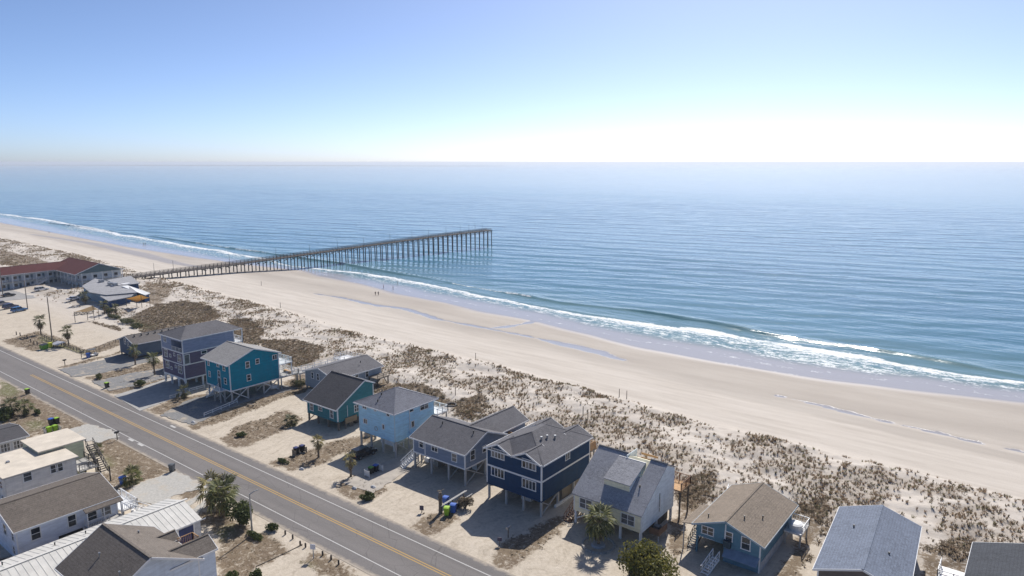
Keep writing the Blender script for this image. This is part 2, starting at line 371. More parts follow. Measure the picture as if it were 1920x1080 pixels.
c = mix(nt, moi[1], c, (.34, .30, .275)); c = mix(nt, math_n(nt, 'MULTIPLY', lit_[1], .75), c, (.30, .27, .255))
wp = ramp(nt, math_n(nt, 'ADD', moi[2], math_n(nt, 'MULTIPLY', math_n(nt, 'SUBTRACT', n_f, .5), 1.0)), [(.38, (0, 0, 0)), (.75, (1, 1, 1))])
c = mix(nt, wp, c, (.30, .275, .26))
nt.links.new(c, b.inputs['Base Color'])
wmax = math_n(nt, 'MAXIMUM', moi[1], wp)
rr = math_n(nt, 'SUBTRACT', math_n(nt, 'SUBTRACT', .95, math_n(nt, 'MULTIPLY', lit_[1], .5)), math_n(nt, 'MULTIPLY', wmax, .8), True); nt.links.new(rr, b.inputs['Roughness'])
b.inputs['Specular IOR Level'].default_value = .3
hb = math_n(nt, 'MULTIPLY', math_n(nt, 'ADD', n_f, math_n(nt, 'MULTIPLY', n_h, .5)), math_n(nt, 'SUBTRACT', 1., wmax))
bump(nt, b, hb, .55, .12)
me.materials.append(m)
ground = struct(bpy.data.objects.new('ground', me)); col.objects.link(ground)

# ------------------------------------------------------------------ sea
sx = axis([(-80000,-8000,5),(-8000,-1500,14),(-1500,-900,60),(-900,-330,200),(-330,60,290),(60,400,40),(400,8000,14),(8000,80000,5)])
sd = axis([(0,44,74),(44,190,116),(190,620,130),(620,1500,220),(1500,6000,40),(6000,90000,20)])
sd = np.concatenate([[-6, -3, -1.2], sd])
SX, SD = np.meshgrid(sx, sd, indexing='ij'); S0 = swash(SX)
SY = S0 + SD
def swell(x, y):
    a = math.radians(12); wob = 16*(fbm(x*.006, y*.010, 3, 3)-.5); out = 0
    for k, (L, A, da) in enumerate(((17, .17, 0), (11, .09, .22), (27, .13, -.16), (6.5, .045, .42))):
        ph = (x*math.sin(a+da) - y*math.cos(a+da) + wob*(1+.5*k) + 9*(fbm(x*.012+k*7, y*.03, 40+k, 3)-.5))*2*math.pi/L
        amp = A*(.35+1.3*fbm(x*.008, y*.02, 60+k, 3)); s = np.sin(ph); out = out + amp*(s + .25*np.cos(2*ph))
    return out
ramp_in = sstep(10, 45, SD)*(1-sstep(400, 1450, SD))
SZ = SEA + swell(SX, SY)*ramp_in*.62
CR = crest(SX); dcr = SY - CR + 2.2*(fbm(SX*.04, SX*0, 8, 3)-.5)
camp = (.25+1.0*sstep(.35, .6, fbm(SX*.012, SX*0+.3, 5, 3)))
steep = np.where(dcr < 0, np.exp(-(dcr/1.1)**2), np.exp(-(dcr/3.0)**2)); SZ += .62*camp*steep*(SX > -700)
SZ += .10*np.exp(-((SY-foam_hi(SX))/1.2)**2)
SZ = np.where(SD < 12, SZ*sstep(2, 12, SD)+(SEA+.012)*(1-sstep(2, 12, SD)), SZ); SZ = np.where(SD < 0, SEA-.12, SZ)
fh = foam_hi(SX) + 5*(fbm(SX*.05, SX*0, 12, 4)-.5); fl = foam_lo(SX) + 5*(fbm(SX*.06, SX*0+5, 33, 4)-.5)
tt = (SY-fl)/np.maximum(fh-fl, 1)
wide = sstep(-150, -95, SX)
foam = sstep(-.4, .3, tt)*(1-sstep(.86, 1.03, tt))*(.48+.05*wide+(.46-.08*wide)*sstep(.5, 1, tt))
foam *= .72+.5*fbm(SX*.06, SY*.14, 44, 3)
edge = (1-sstep(.3, 1.6, SD))*(SD > -1)
foam = np.maximum(foam, edge*.42*(.3+fbm(SX*.08, SX*0, 4, 2)))
lace = sstep(.30, .0, np.abs((SY-S0)/np.maximum(fl-S0, 1)-.55+.5*(fbm(SX*.05, SY*.02, 6, 3)-.5)))*.42
foam = np.maximum(foam, lace*(SY < fl))
spec = np.exp(-((dcr+.6)/.9)**2)*sstep(.50, .60, fbm(SX*.035, SX*0+9, 19, 3))*.7*(SX > -500); foam = np.maximum(foam, spec)
shallow = 1-sstep(-2, 7, SY-fl)
near = 1-sstep(0, 70, SD)
me = bpy.data.meshes.new('sea')
nx, ny = SX.shape; idx = np.arange(nx*ny).reshape(nx, ny)
F = np.stack([idx[:-1,:-1], idx[1:,:-1], idx[1:,1:], idx[:-1,1:]], -1).reshape(-1, 4)
me.vertices.add(nx*ny); me.vertices.foreach_set('co', np.stack([SX, SY, SZ], -1).reshape(-1).astype(np.float32))
me.loops.add(F.size); me.loops.foreach_set('vertex_index', F.reshape(-1).astype(np.int32))
me.polygons.add(len(F)); me.polygons.foreach_set('loop_start', np.arange(0, F.size, 4, dtype=np.int32)); me.polygons.foreach_set('use_smooth', np.ones(len(F), bool))
me.update(calc_edges=True)
color_attr(me, 'water', np.clip(foam, 0, 1), np.clip(shallow, 0, 1), near)
m, nt, b = nmat('sea_water'); P = geo_pos(nt); wa = attr(nt, 'water')
fn = math_n(nt, 'ADD', math_n(nt, 'MULTIPLY', noise_n(nt, scaled(nt, P, (.35, .8, 1)), 1.0, 7, .72), .6), math_n(nt, 'MULTIPLY', noise_n(nt, scaled(nt, P, (1.6, 2.6, 1)), 1., 4, .75), .4))
ft = math_n(nt, 'ADD', wa[0], math_n(nt, 'MULTIPLY', math_n(nt, 'SUBTRACT', fn, .5), 2.6))
fm = ramp(nt, ft, [(.50, (0, 0, 0)), (.80, (1, 1, 1))])
deep = ramp(nt, noise_n(nt, scaled(nt, P, (.006, .02, 1)), 1., 4), [(.3, (.026, .13, .19)), (.7, (.038, .16, .215))])
c = mix(nt, wa[2], deep, (.095, .19, .185))
c = mix(nt, wa[1], c, (.36, .345, .345))
c = mix(nt, fm, c, (.80, .81, .82))
nt.links.new(c, b.inputs['Base Color'])
nt.links.new(math_n(nt, 'ADD', .13, math_n(nt, 'MULTIPLY', fm, .6)), b.inputs['Roughness'])
b.inputs['IOR'].default_value = 1.333
w1 = noise_n(nt, scaled(nt, P, (.07, .30, 1), (0, 0, -.2)), 1., 2.5, .55); w2 = noise_n(nt, scaled(nt, P, (.40, 1.1, 1), (0, 0, .15)), 1., 2, .5)
hh = math_n(nt, 'ADD', math_n(nt, 'MULTIPLY', w1, 1.0), math_n(nt, 'MULTIPLY', w2, .16))
hh = math_n(nt, 'ADD', hh, math_n(nt, 'MULTIPLY', fm, .12))
hh = math_n(nt, 'MULTIPLY', hh, math_n(nt, 'SUBTRACT', 1., math_n(nt, 'MULTIPLY', wa[1], .9)))
bump(nt, b, hh, .55, .55)
me.materials.append(m)
sea = struct(bpy.data.objects.new('sea', me)); col.objects.link(sea)

# far coast on the left horizon
mb = MB(); pts = []
for k in range(40):
    t = k/39; X = -15500 + 9500*t; Y = 3200 + 3900*t; pts.append((X, Y, 1+9*math.sin(math.pi*min(1, t*.95))*(.6+.4*random.random())))
for (x0,y0,h0),(x1,y1,h1) in zip(pts, pts[1:]):
    mb.add([(x0-150,y0-260,-3),(x1-150,y1-260,-3),(x1,y1,h1),(x0,y0,h0),(x0+200,y0+500,-3),(x1+200,y1+500,-3)], [(0,1,2,3),(3,2,5,4)])
struct(mb.build('far_coast', plain('far_coast_green', (.06,.075,.05), .9)))

# ------------------------------------------------------------------ road
RY0, RY1 = 51.7, 62.6
m, nt, b = nmat('asphalt'); P = geo_pos(nt)
f1 = noise_n(nt, P, 5., 5, .7); f2 = noise_n(nt, scaled(nt, P, (.03, .7, 1)), 1., 4); f3 = noise_n(nt, P, .25, 4)
c = ramp(nt, f1, [(.3, (.16, .148, .142)), (.7, (.22, .205, .196))])
c = mix(nt, ramp(nt, f2, [(.4, (0,0,0)), (.65, (.4,.4,.4))]), c, (.115, .108, .105))
c = mix(nt, ramp(nt, f3, [(.5, (0,0,0)), (.75, (.35,.35,.35))]), c, (.22, .20, .19))
vor = nt.nodes.new('ShaderNodeTexVoronoi'); vor.feature = 'DISTANCE_TO_EDGE'; vor.inputs['Scale'].default_value = .22; nt.links.new(scaled(nt, P, (1, 1.6, 1)), vor.inputs['Vector'])
c = mix(nt, math_n(nt, 'MULTIPLY', math_n(nt, 'LESS_THAN', vor.outputs['Distance'], .008), .35), c, (.06, .058, .056))
sp = nt.nodes.new('ShaderNodeSeparateXYZ'); nt.links.new(P, sp.inputs[0])
e0 = math_n(nt, 'SUBTRACT', math_n(nt, 'ABSOLUTE', math_n(nt, 'SUBTRACT', sp.outputs[1], (RY0+RY1)/2)), (RY1-RY0)/2-.9)
e1 = math_n(nt, 'ADD', math_n(nt, 'MULTIPLY', e0, 1.0), math_n(nt, 'MULTIPLY', math_n(nt, 'SUBTRACT', noise_n(nt, P, .8, 6, .7), .5), 1.9))
c = mix(nt, ramp(nt, e1, [(.2, (0,0,0)), (.85, (.95,.95,.95))]), c, (.40, .345, .28))
nt.links.new(c, b.inputs['Base Color']); b.inputs['Roughness'].default_value = .9; b.inputs['Specular IOR Level'].default_value = .25; bump(nt, b, f1, .3, .02)
road = struct(MB().box(-3000, RY0, -.2, 800, RY1, 0).build('road', m))
def worn(name, cc, wear):
    m, nt, b = nmat(name); P = geo_pos(nt); f = noise_n(nt, P, 3.5, 6, .75)
    nt.links.new(mix(nt, ramp(nt, f, [(wear, (0,0,0)), (wear+.18, (1,1,1))]), cc, (.20,.19,.18)), b.inputs['Base Color']); b.inputs['Roughness'].default_value = .8; return m
yel = worn('yellow_line_paint', (.47, .29, .07), .56); whi = worn('white_line_paint', (.50, .49, .47), .58)
for y in (57.22, 57.62): MB().box(-190, y-.07, .001, 500, y+.07, .004).build('centre_line', yel, road)
for y in (53.85, 60.6): MB().box(-1500, y-.07, .001, 500, y+.07, .004).build('edge_line', whi, road)
for k, (px, py) in enumerate([(264,834),(246,825),(325,800)]):
    x, y = at(px, py); MB().box(x-1.0, y-.22, .001, x+.8, y+.22, .004).build('painted_arrow', whi, road)

# ------------------------------------------------------------------ driveways and yards
def gravelm(name, c1, c2, sandy):
    m, nt, b = nmat(name); P = geo_pos(nt); f = noise_n(nt, P, 3., 6, .75); g = noise_n(nt, P, .45, 5, .65)
    c = ramp(nt, f, [(.3, c1), (.7, c2)]); c = mix(nt, ramp(nt, g, [(.52, (0,0,0)), (.68, (sandy,)*3)]), c, (.46,.39,.30))
    nt.links.new(c, b.inputs['Base Color']); b.inputs['Roughness'].default_value = .95; b.inputs['Specular IOR Level'].default_value = .2; bump(nt, b, f, .5, .04); return m
gravel = gravelm('grey_gravel', (.155,.155,.155), (.29,.285,.28), .8)
paleconc = gravelm('pale_gravel', (.33,.32,.295), (.52,.50,.46), .6)
def sheet(name, poly, mat, z=.012, zz=0, jag=.35):
    pts = [at(x, y, zz) for x, y in poly]; out = []
    for (x0, y0), (x1, y1) in zip(pts, pts[1:]+pts[:1]):
        n = max(1, int(math.hypot(x1-x0, y1-y0)/.7))
        for k in range(n):
            t = k/n; j = jag if k else 0; out.append((x0+(x1-x0)*t+random.uniform(-j, j), y0+(y1-y0)*t+random.uniform(-j, j), z-.1))
    return struct(MB().prism(out, (0, 0, .1)).build(name, mat))
sheet('driveway', [(109,693),(150,683),(194,675),(250,658),(300,662),(290,676),(235,689),(180,702),(138,707)], gravel, .055)
sheet('driveway', [(172,716),(250,699),(312,690),(330,704),(262,722),(205,733)], gravel, .056, jag=.2)
sheet('driveway', [(214,742),(330,705),(385,722),(345,740),(262,771)], CONC, .058, jag=0)
sheet('driveway', [(300,779),(350,752),(430,728),(530,722),(560,728),(455,755),(362,797)], gravel, .057, jag=.25)
sheet('driveway', [(238,932),(262,905),(330,884),(372,903),(388,915),(330,928),(290,948)], paleconc, .054, jag=.3)
sheet('driveway', [(130,805),(165,795),(205,805),(225,818),(190,830),(150,825)], paleconc, .053, jag=.4)
sheet('parking_lot', [(0,565),(0,548),(70,536),(150,540),(140,549),(100,556)], plain('lot_asphalt', (.30,.29,.28), .9, .12, .5), .054, jag=.1)
sheet('path', [(340,948),(388,918),(394,921),(352,953)], paleconc, .053, jag=.1)
sheet('path', [(352,962),(398,928),(404,932),(362,972)], paleconc, .053, jag=.1)
sheet('patio', [(640,905),(760,850),(790,866),(700,925)], plain('patio_slab', (.40,.36,.31), .9, .15, .8), .055, jag=.2)  # slab in one even warm grey

def leafmat(name, c1, c2, c3, tr=.25):
    if name in MATS: return MATS[name]
    m, nt, b = nmat(name); P = geo_pos(nt); oi = nt.nodes.new('ShaderNodeNewGeometry')
    f = math_n(nt, 'ADD', math_n(nt, 'MULTIPLY', oi.outputs['Random Per Island'], .65), math_n(nt, 'MULTIPLY', noise_n(nt, P, 1.6, 3), .5))
    nt.links.new(ramp(nt, f, [(.2, c1), (.55, c2), (.9, c3)]), b.inputs['Base Color']); b.inputs['Roughness'].default_value = .6; b.inputs['Specular IOR Level'].default_value = .25
    b.inputs['Transmission Weight'].default_value = 0
    t = nt.nodes.new('ShaderNodeBsdfTranslucent'); nt.links.new(ramp(nt, f, [(.2, c2), (.9, c3)]), t.inputs['Color'])
    ms = nt.nodes.new('ShaderNodeMixShader'); ms.inputs[0].default_value = tr; nt.links.new(b.outputs[0], ms.inputs[1]); nt.links.new(t.outputs[0], ms.inputs[2])
    nt.links.new(ms.outputs[0], nt.nodes['Material Output'].inputs['Surface']); MATS[name] = m; return m

# ------------------------------------------------------------------ house kit (local frame: origin at the thing's base)
WIN = {}
def window_mesh(w, h, side, nx, ny, fw=.11):
    k = ('w', round(w,2), round(h,2), side, nx, ny)
    if k in WIN: return WIN[k]
    def bx(mb, u0, u1, z0, z1, d0, d1):
        if side == 'F': mb.box(u0, -d1, z0, u1, -d0, z1)
        else: mb.box(d0, u0, z0, d1, u1, z1)
    fr = MB(); W = w/2; H = h/2
    bx(fr, -W-fw, W+fw, H, H+fw, 0, .07); bx(fr, -W-fw-.04, W+fw+.04, -H-fw, -H, 0, .10)
    bx(fr, -W-fw, -W, -H, H, 0, .07); bx(fr, W, W+fw, -H, H, 0, .07)
    for i in range(1, nx): u = -W+w*i/nx; bx(fr, u-.045, u+.045, -H, H, 0, .06)
    for j in range(1, ny): z = -H+h*j/ny; bx(fr, -W, W, z-.03, z+.03, 0, .055)
    pa = MB(); pw = w/nx-.03; bx(pa, -pw/2, pw/2, -H, H, .004, .025)
    WIN[k] = (fr.mesh('window', WHITE), pa.mesh('pane', GLASS), pa.mesh('pane', CURTAIN)); return WIN[k]
def win(root, side, u, plane, z, w, h, nx=1, ny=2, curtained=0):
    """window centred at u along the facade; plane = y of a front or x of a right-hand facade"""
    fr, pa, cu = window_mesh(w, h, side, nx, ny)
    o = put('window', fr, root, (u, plane, z) if side == 'F' else (plane, u, z))
    for i in range(nx):
        d = -w/2+w*(i+.5)/nx; put('pane', cu if (curtained >> i) & 1 else pa, o, (d, 0, 0) if side == 'F' else (0, d, 0))  # set bits give panes the paler curtain glass
    return o
class House:
    """frame in world coordinates is turned into the local frame of the root"""
    def __init__(s, name, label, cat, x0, x1, y0, y1, z=0, rz=0, group=None):
        s.ox, s.oy, s.oz = (x0+x1)/2, (y0+y1)/2, z
        s.r = thing(name, label, cat, (s.ox, s.oy, z), rz, group)
        s.x0, s.x1, s.y0, s.y1 = x0-s.ox, x1-s.ox, y0-s.oy, y1-s.oy
    def L(s, x, y): return x-s.ox, y-s.oy
    def part(s, name, mb, m, parent=None): return mb.build(name, m, parent or s.r)
    def walls(s, zb, ze, mat, axis=None, zr=None, ur=None, ze2=None, name='wall', rect=None):
        x0, x1, y0, y1 = rect or (s.x0, s.x1, s.y0, s.y1); mb = MB(); ze2 = ze if ze2 is None else ze2
        if axis is None: mb.box(x0, y0, zb, x1, y1, ze)
        elif axis == 'x': mb.prism([(x0,y0,zb),(x0,y1,zb),(x0,y1,ze2-.1),(x0,ur,zr-.14),(x0,y0,ze-.1)], (x1-x0,0,0))
        else: mb.prism([(x0,y0,zb),(x0,y0,ze-.1),(ur,y0,zr-.14),(x1,y0,ze2-.1),(x1,y0,zb)], (0,y1-y0,0))
        return s.part(name, mb, mat)
    def gable(s, axis, a0, a1, e0, z0, ur, zr, e1, z1, mat, t=.13, fascia=TRIM, name='roof'):
        """ridge along axis from a0 to a1; eaves at e0/z0 and e1/z1, ridge at ur/zr"""
        pr = [(e0,z0),(ur,zr),(e1,z1)]; lo = [(u,z-t) for u, z in reversed(pr)]
        f = (lambda u, z, a: (a, u, z)) if axis == 'x' else (lambda u, z, a: (u, a, z))
        mb = MB().prism([f(u, z, a0) for u, z in pr+lo], (a1-a0,0,0) if axis == 'x' else (0,a1-a0,0))
        ro = s.part(name, mb, mat)
        if fascia:
            for e, z, sg in ((e0,z0,-1),(e1,z1,1)):
                fb = MB(); d = sg*.03
                fb.beam(f(e+d, z-.11, a0-.03), f(e+d, z-.11, a1+.03), .05, .22); s.part('fascia', fb, fascia, ro)
            for a, sg in ((a0,-1),(a1,1)):
                fb = MB()
                for (u, z), (v, w) in (((e0,z0),(ur,zr)),((ur,zr),(e1,z1))): fb.beam(f(u, z-.105, a+sg*.032), f(v, w-.105, a+sg*.032), .055, .22)
                s.part('rake_board', fb, fascia, ro)
        cap = MB().beam(f(ur, zr+.01, a0), f(ur, zr+.01, a1), .28, .05); s.part('ridge_cap', cap, mat, ro)
        return ro
    def hip(s, x0, x1, y0, y1, ze, zr, mat, rx=None, ry=None, t=.2):
        """hip roof; ridge from rx[0] to rx[1] at the middle, or along y with ry"""
        cx = (x0+x1)/2; cy = (y0+y1)/2
        A, B = ((rx[0],cy,zr),(rx[1],cy,zr)) if rx else ((cx,ry[0],zr),(cx,ry[1],zr))
        c = [(x0,y0,ze),(x1,y0,ze),(x1,y1,ze),(x0,y1,ze)]; v = c+[A,B]
        if rx: fs = [(0,1,5,4),(1,2,5),(2,3,4,5),(3,0,4)]
        else: fs = [(0,1,4),(1,2,5,4),(2,3,5),(3,0,4,5)]
        ro = s.part('roof', MB().add(v, fs+[(3,2,1,0)]), mat)
        for i in range(4):
            p, q = Vector(c[i]), Vector(c[(i+1)%4]); n = Vector((q-p).cross(Vector((0,0,1)))).normalized()*.03
            s.part('fascia', MB().beam(p+n-Vector((0,0,.10)), q+n-Vector((0,0,.10)), .05, .2), TRIM, ro)
        for i, e in ((0,A),(1,A if not rx else B),(2,B),(3,B if not rx else A)): s.part('ridge_cap', MB().beam(c[i], e, .2, .04), mat, ro)
        return ro
    def corners(s, zb, zt, w=.16, m=TRIM, which='0123', rect=None):
        x0, x1, y0, y1 = rect or (s.x0, s.x1, s.y0, s.y1); e = .03
        for i, (x, y, sx, sy) in enumerate(((x0,y0,1,1),(x1,y0,-1,1),(x1,y1,-1,-1),(x0,y1,1,-1))):
            if str(i) in which:
                mb = MB(); mb.box(min(x-sx*e, x+sx*w), min(y-sy*e, y), zb, max(x-sx*e, x+sx*w), max(y-sy*e, y), zt)
                mb.box(min(x-sx*e, x), min(y, y+sy*w), zb, max(x-sx*e, x), max(y, y+sy*w), zt); s.part('corner_board', mb, m)
    def band(s, z, h=.22, m=TRIM, e=.035, rect=None, name='trim_band'):
        x0, x1, y0, y1 = rect or (s.x0, s.x1, s.y0, s.y1); mb = MB()
        mb.box(x0-e, y0-e, z-h/2, x1+e, y0, z+h/2); mb.box(x1, y0, z-h/2, x1+e, y1+e, z+h/2); mb.box(x0-e, y0, z-h/2, x0, y1+e, z+h/2)
        s.part(name, mb, m)
    def posts(s, xs, ys, zt, m=POSTM, w=.28, z0=-.3):
        if ('p',w,zt) not in WIN: WIN[('p',w,zt,m.name)] = MB().box(-w/2,-w/2,z0,w/2,w/2,zt).mesh('post', m)
        me = WIN.get(('p',w,zt,m.name))
        for x in xs:
            for y in ys: put('post', me, s.r, (x, y, 0))
    def xbrace(s, p, q, zb, zt, m=POSTM, w=.12):
        (x0,y0),(x1,y1) = p, q
        s.part('brace', MB().beam((x0,y0,zb),(x1,y1,zt),w), m); s.part('brace', MB().beam((x0,y0+.1,zt),(x1,y1+.1,zb),w), m)
    def brace(s, p, q, m=POSTM, w=.14): s.part('brace', MB().beam(p, q, w), m)
    def winF(s, px, py, w, h, nx=1, ny=2, curtained=0, y=None):
        y = s.y0 if y is None else y; X, z = on_front(px, py, y+s.oy); return win(s.r, 'F', X-s.ox, y, z-s.oz, w, h, nx, ny, curtained)
    def winR(s, px, py, w, h, nx=1, ny=2, curtained=0, x=None):
        x = s.x1 if x is None else x; Y, z = on_right(px, py, x+s.ox); return win(s.r, 'R', Y-s.oy, x, z-s.oz, w, h, nx, ny, curtained)
    def vent(s, x, y, z, h=.45, r=.09, m=BLACKP): s.part('roof_vent', MB().tube([(x,y,z-.1),(x,y,z+h),(x,y,z+h+.01),(x,y,z+h+.1)], [r,r,r*1.5,r*1.2], 8), m)
    def railing(s, pts, z, h=1.0, m=WHITE, gap=.16, parent=None):
        rl = None
        for (x0,y0),(x1,y1) in zip(pts, pts[1:]):
            mb = MB(); L = math.hypot(x1-x0, y1-y0); mb.beam((x0,y0,z+h),(x1,y1,z+h),.09,.07); mb.beam((x0,y0,z+.12),(x1,y1,z+.12),.06,.06)
            n = max(1, round(L/1.8))
            for k in range(n+1): t = k/n; mb.beam((x0+(x1-x0)*t, y0+(y1-y0)*t, z),(x0+(x1-x0)*t, y0+(y1-y0)*t, z+h+.08),.1)
            if gap:
                n = int(L/gap)
                for k in range(1, n): t = k/n; mb.beam((x0+(x1-x0)*t, y0+(y1-y0)*t, z+.1),(x0+(x1-x0)*t, y0+(y1-y0)*t, z+h),.04)
            else: mb.beam((x0,y0,z+h*.55),(x1,y1,z+h*.55),.05,.1)
            rl = s.part('railing', mb, m, parent)
        return rl
    def deck(s, x0, x1, y0, y1, z, m=WOOD, posts=True, pm=POSTM, name='deck'):
        d = s.part(name, MB().box(x0,y0,z-.22,x1,y1,z), m)
        n = int((y1-y0)/.9) if False else 0
        if posts:
            for x in (x0+.2, x1-.2):
                for y in (y0+.2, y1-.2): s.part('post', MB().box(x-.1,y-.1,-.4,x+.1,y+.1,z-.22), pm)
        return d
    def stairs(s, p, q, w, n, m=WHITE, rail=True, tm=None):
        """from the top p to the bottom q"""
        p = Vector(p); q = Vector(q); d = q-p; hd = Vector((d.x,d.y,0)).normalized(); a = Vector((-hd.y,hd.x,0))
        me = None
        for k in range(n):
            t = (k+.5)/n; c = p+d*t
            if me is None:
                tb = MB(); v = [a*(w/2)+hd*.14, -a*(w/2)+hd*.14, -a*(w/2)-hd*.14, a*(w/2)-hd*.14]
                me = tb.prism([(i.x,i.y,-.03) for i in v], (0,0,.06)).mesh('tread', tm or m)
            put('tread', me, s.r, c)
        for sg in (-1, 1):
            o = a*(sg*w/2); s.part('stringer', MB().beam(p+o-Vector((0,0,.15)), q+o-Vector((0,0,.1)), .07, .28), m)
            if rail:
                mb = MB(); u = Vector((0,0,.95)); mb.beam(p+o+u, q+o+u, .08, .08); mb.beam(p+o+u*.5, q+o+u*.5, .05, .05)
                for k in range(0, n+1, 2): c = p+d*(k/n)+o; mb.beam(c, c+u, .06)
                s.part('railing', mb, m)

# ------------------------------------------------------------------ colours
R_GREY = shingle('shingle_mid_grey', (.125,.122,.13)); R_DARK = shingle('shingle_dark_grey', (.075,.073,.078)); R_LIGHT = shingle('shingle_light_grey', (.27,.26,.25))
R_BLUEGREY = shingle('shingle_blue_grey', (.155,.16,.185)); R_TAN = shingle('shingle_tan', (.225,.185,.145)); R_BROWN = shingle('shingle_brown', (.135,.115,.098))
R_SLATE = shingle('shingle_slate_blue', (.16,.185,.235)); R_CHAR = shingle('shingle_charcoal', (.06,.065,.075)); R_RED = shingle('shingle_dark_red', (.095,.030,.030))
R_FAR = shingle('shingle_far_grey', (.155,.15,.15)); R_PALE = shingle('shingle_pale_grey', (.30,.30,.31))

# ================================================================== sea-side houses, right to left
# ---- navy house
h = House('beach_house', 'two-storey navy blue house on stilts with white trim and paired white windows', 'house', -63.9,-53.8,76.2,89.1, group='houses along the beach')
NAVY = siding('siding_navy', (.016,.052,.12)); x0,x1,y0,y1 = h.x0,h.x1,h.y0,h.y1
h.walls(2.4, 8.0, NAVY); h.corners(2.4, 7.9); h.band(5.35, .26); h.band(2.4, .24, NAVY, .03)
ZR = 10.3; ro = h.hip(x0-.4,x1+.4,y0-.15,y1+.35,8.02,ZR,R_GREY, ry=(y0+4.6,y1-4.6))
for c, nm in ((x0+2.35, 0), (x1-2.6, 1)):          # two front and two rear cross gables
    for ya, yb, sg in ((y0-.4, y0+3.6, -1), (y1-3.6, y1+.55, 1)):
        wv = 2.65; h.gable('y', ya, yb, c-wv, 8.06, c, 9.28, c+wv, 8.06, R_GREY, .12, TRIM, 'gable_roof')
        yw = y0+.02 if sg < 0 else y1-.05
        h.part('gable_wall', MB().prism([(c-2.3,yw,7.95),(c+2.3,yw,7.95),(c,yw,9.02)], (0,.03 if sg > 0 else -.03+.05,0)), NAVY)
for (px, py, curtained) in ((933.5,851,1|2|8),(992,871,2|8),(933.5,886,0),(992,908.5,0)): h.winF(px, py, 2.3, 1.25, 4, 1, curtained)
h.winR(1064, 852.5, 1.0, 1.35, 2, 1)
h.posts([x0+.3,x0+3.6,x0+6.8,x1-.15],[y0+.2,y0+4.4,y0+8.6,y1-.3],2.4)
h.brace((x1-.15,y0+.2,.2),(x1-.15,y0+4.4,2.2)); h.brace((x1-.15,y0+.2,2.2),(x1-.15,y0+2.4,.9)); h.brace((x0+.3,y0+.4,1.9),(x0+.3,y0+4.4,.3))
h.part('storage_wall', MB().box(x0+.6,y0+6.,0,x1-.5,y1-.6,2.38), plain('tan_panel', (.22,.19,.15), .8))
h.part('kerb', MB().box(x1-.25,y0+3.6,-.1,x1+.05,y1-.2,.4), WHITE)
for (x, y) in ((x1-3.2,y0+4.4),(x1-3.0,y0+5.6),(x1-2.4,y0+6.8)):
    h.vent(x, y, 8.0+(x1+.4-x)*2.28/5.4, .4, .14, METAL)
h.deck(x0+1,x1-.5,y1,y1+2.6,5.2,WOOD); h.railing([(x0+1,y1+2.6),(x1-.5,y1+2.6)],5.2,1,WOODN); h.part('deck_screen', MB().box(x1-.6,y1+.1,5.2,x1-.5,y1+2.5,6.5), WOODN)
h.part('storage_bench', MB().box(x0+5.4,y0+1.4,.9,x0+7.2,y0+2.4,1.5), POSTM)

# ---- grey-blue house
h = House('beach_house', 'single-storey grey-blue house on stilts with long grey roof beside the navy house', 'house', -80.3,-68.9,76.9,86.9, group='houses along the beach')
GB = siding('siding_grey_blue', (.20,.25,.34)); x0,x1,y0,y1 = h.x0,h.x1,h.y0,h.y1
h.walls(2.8,5.55,GB,'x',7.55,y0+5.0); h.corners(2.8,5.4); h.band(2.82,.22)
h.gable('x',x0-.45,x1+.4,y0-.45,5.4,y0+5.0,7.6,y1+.45,5.4,R_GREY)
h.winF(790,832,.85,1.2,1,2); h.part('corner_board', MB().box(*[x0+2.62,y0-.035,2.8,x0+2.8,y0,5.4]), TRIM)
h.winF(815,839,1.25,1.25,2,2); h.winF(852,858,.95,1.2,1,2,1); h.winR(886,853,.95,1.5,1,2); h.winR(908,841,.8,1.0,1,2)
h.posts([x0+.2,x0+4.,x0+7.8,x1-.1],[y0+.15,y0+5,y1-.3],2.8)
h.xbrace((x1-.1,y0+.3),(x1-.1,y0+4.8),.2,2.6); h.xbrace((x0+7.8,y0+.3),(x0+7.8,y0+4.8),.2,2.6); h.brace((x0+4.0,y0+.3,2.6),(x0+7.6,y0+3,.2),WOOD)
h.part('storage_wall', MB().box(x0+.8,y0+5.6,0,x1-.6,y1-.4,2.78), plain('tan_panel', (.22,.19,.15), .8))
h.part('storage_door', MB().box(x1-3.4,y0+5.5,0,x1-2.4,y0+5.58,2.0), WHITE)
h.stairs((x0+.1,y0+1.9,2.8),(x0-1.5,y0-1.4,.05),1.1,13,WHITE)
h.deck(x0-1.2,x0,y0+1.8,y0+3.4,2.8,WHITE)
# rear wing with its own gable
h.walls(2.8,5.5,GB,'y',7.15,x1-4.35,name='rear_wing_wall',rect=(x1-7.3,x1-1.4,y1,y1+7.5))
h.gable('y',y1-4.2,y1+7.9,x1-7.8,5.4,x1-4.35,7.2,x1-.9,5.4,R_GREY,.13,TRIM,'wing_roof')
h.deck(x1-1.4,x1+.6,y1+2.5,y1+5.5,3.6,WOODN); h.railing([(x1+.6,y1+2.5),(x1+.6,y1+5.5)],3.6,1.1,WOODN,.3); h.part('deck_screen', MB().box(x1-1.3,y1+2.4,3.6,x1+.6,y1+2.5,4.9), WOODN)
h.posts([x1-7.2,x1-1.5],[y1+3,y1+7.3],2.81)
for fx, fy in ((x0+3,y0+3.9),(x1-1.6,y0+3.9)): h.vent(fx, fy, 5.4+(fy-y0+.45)*2.2/5.45, .35)

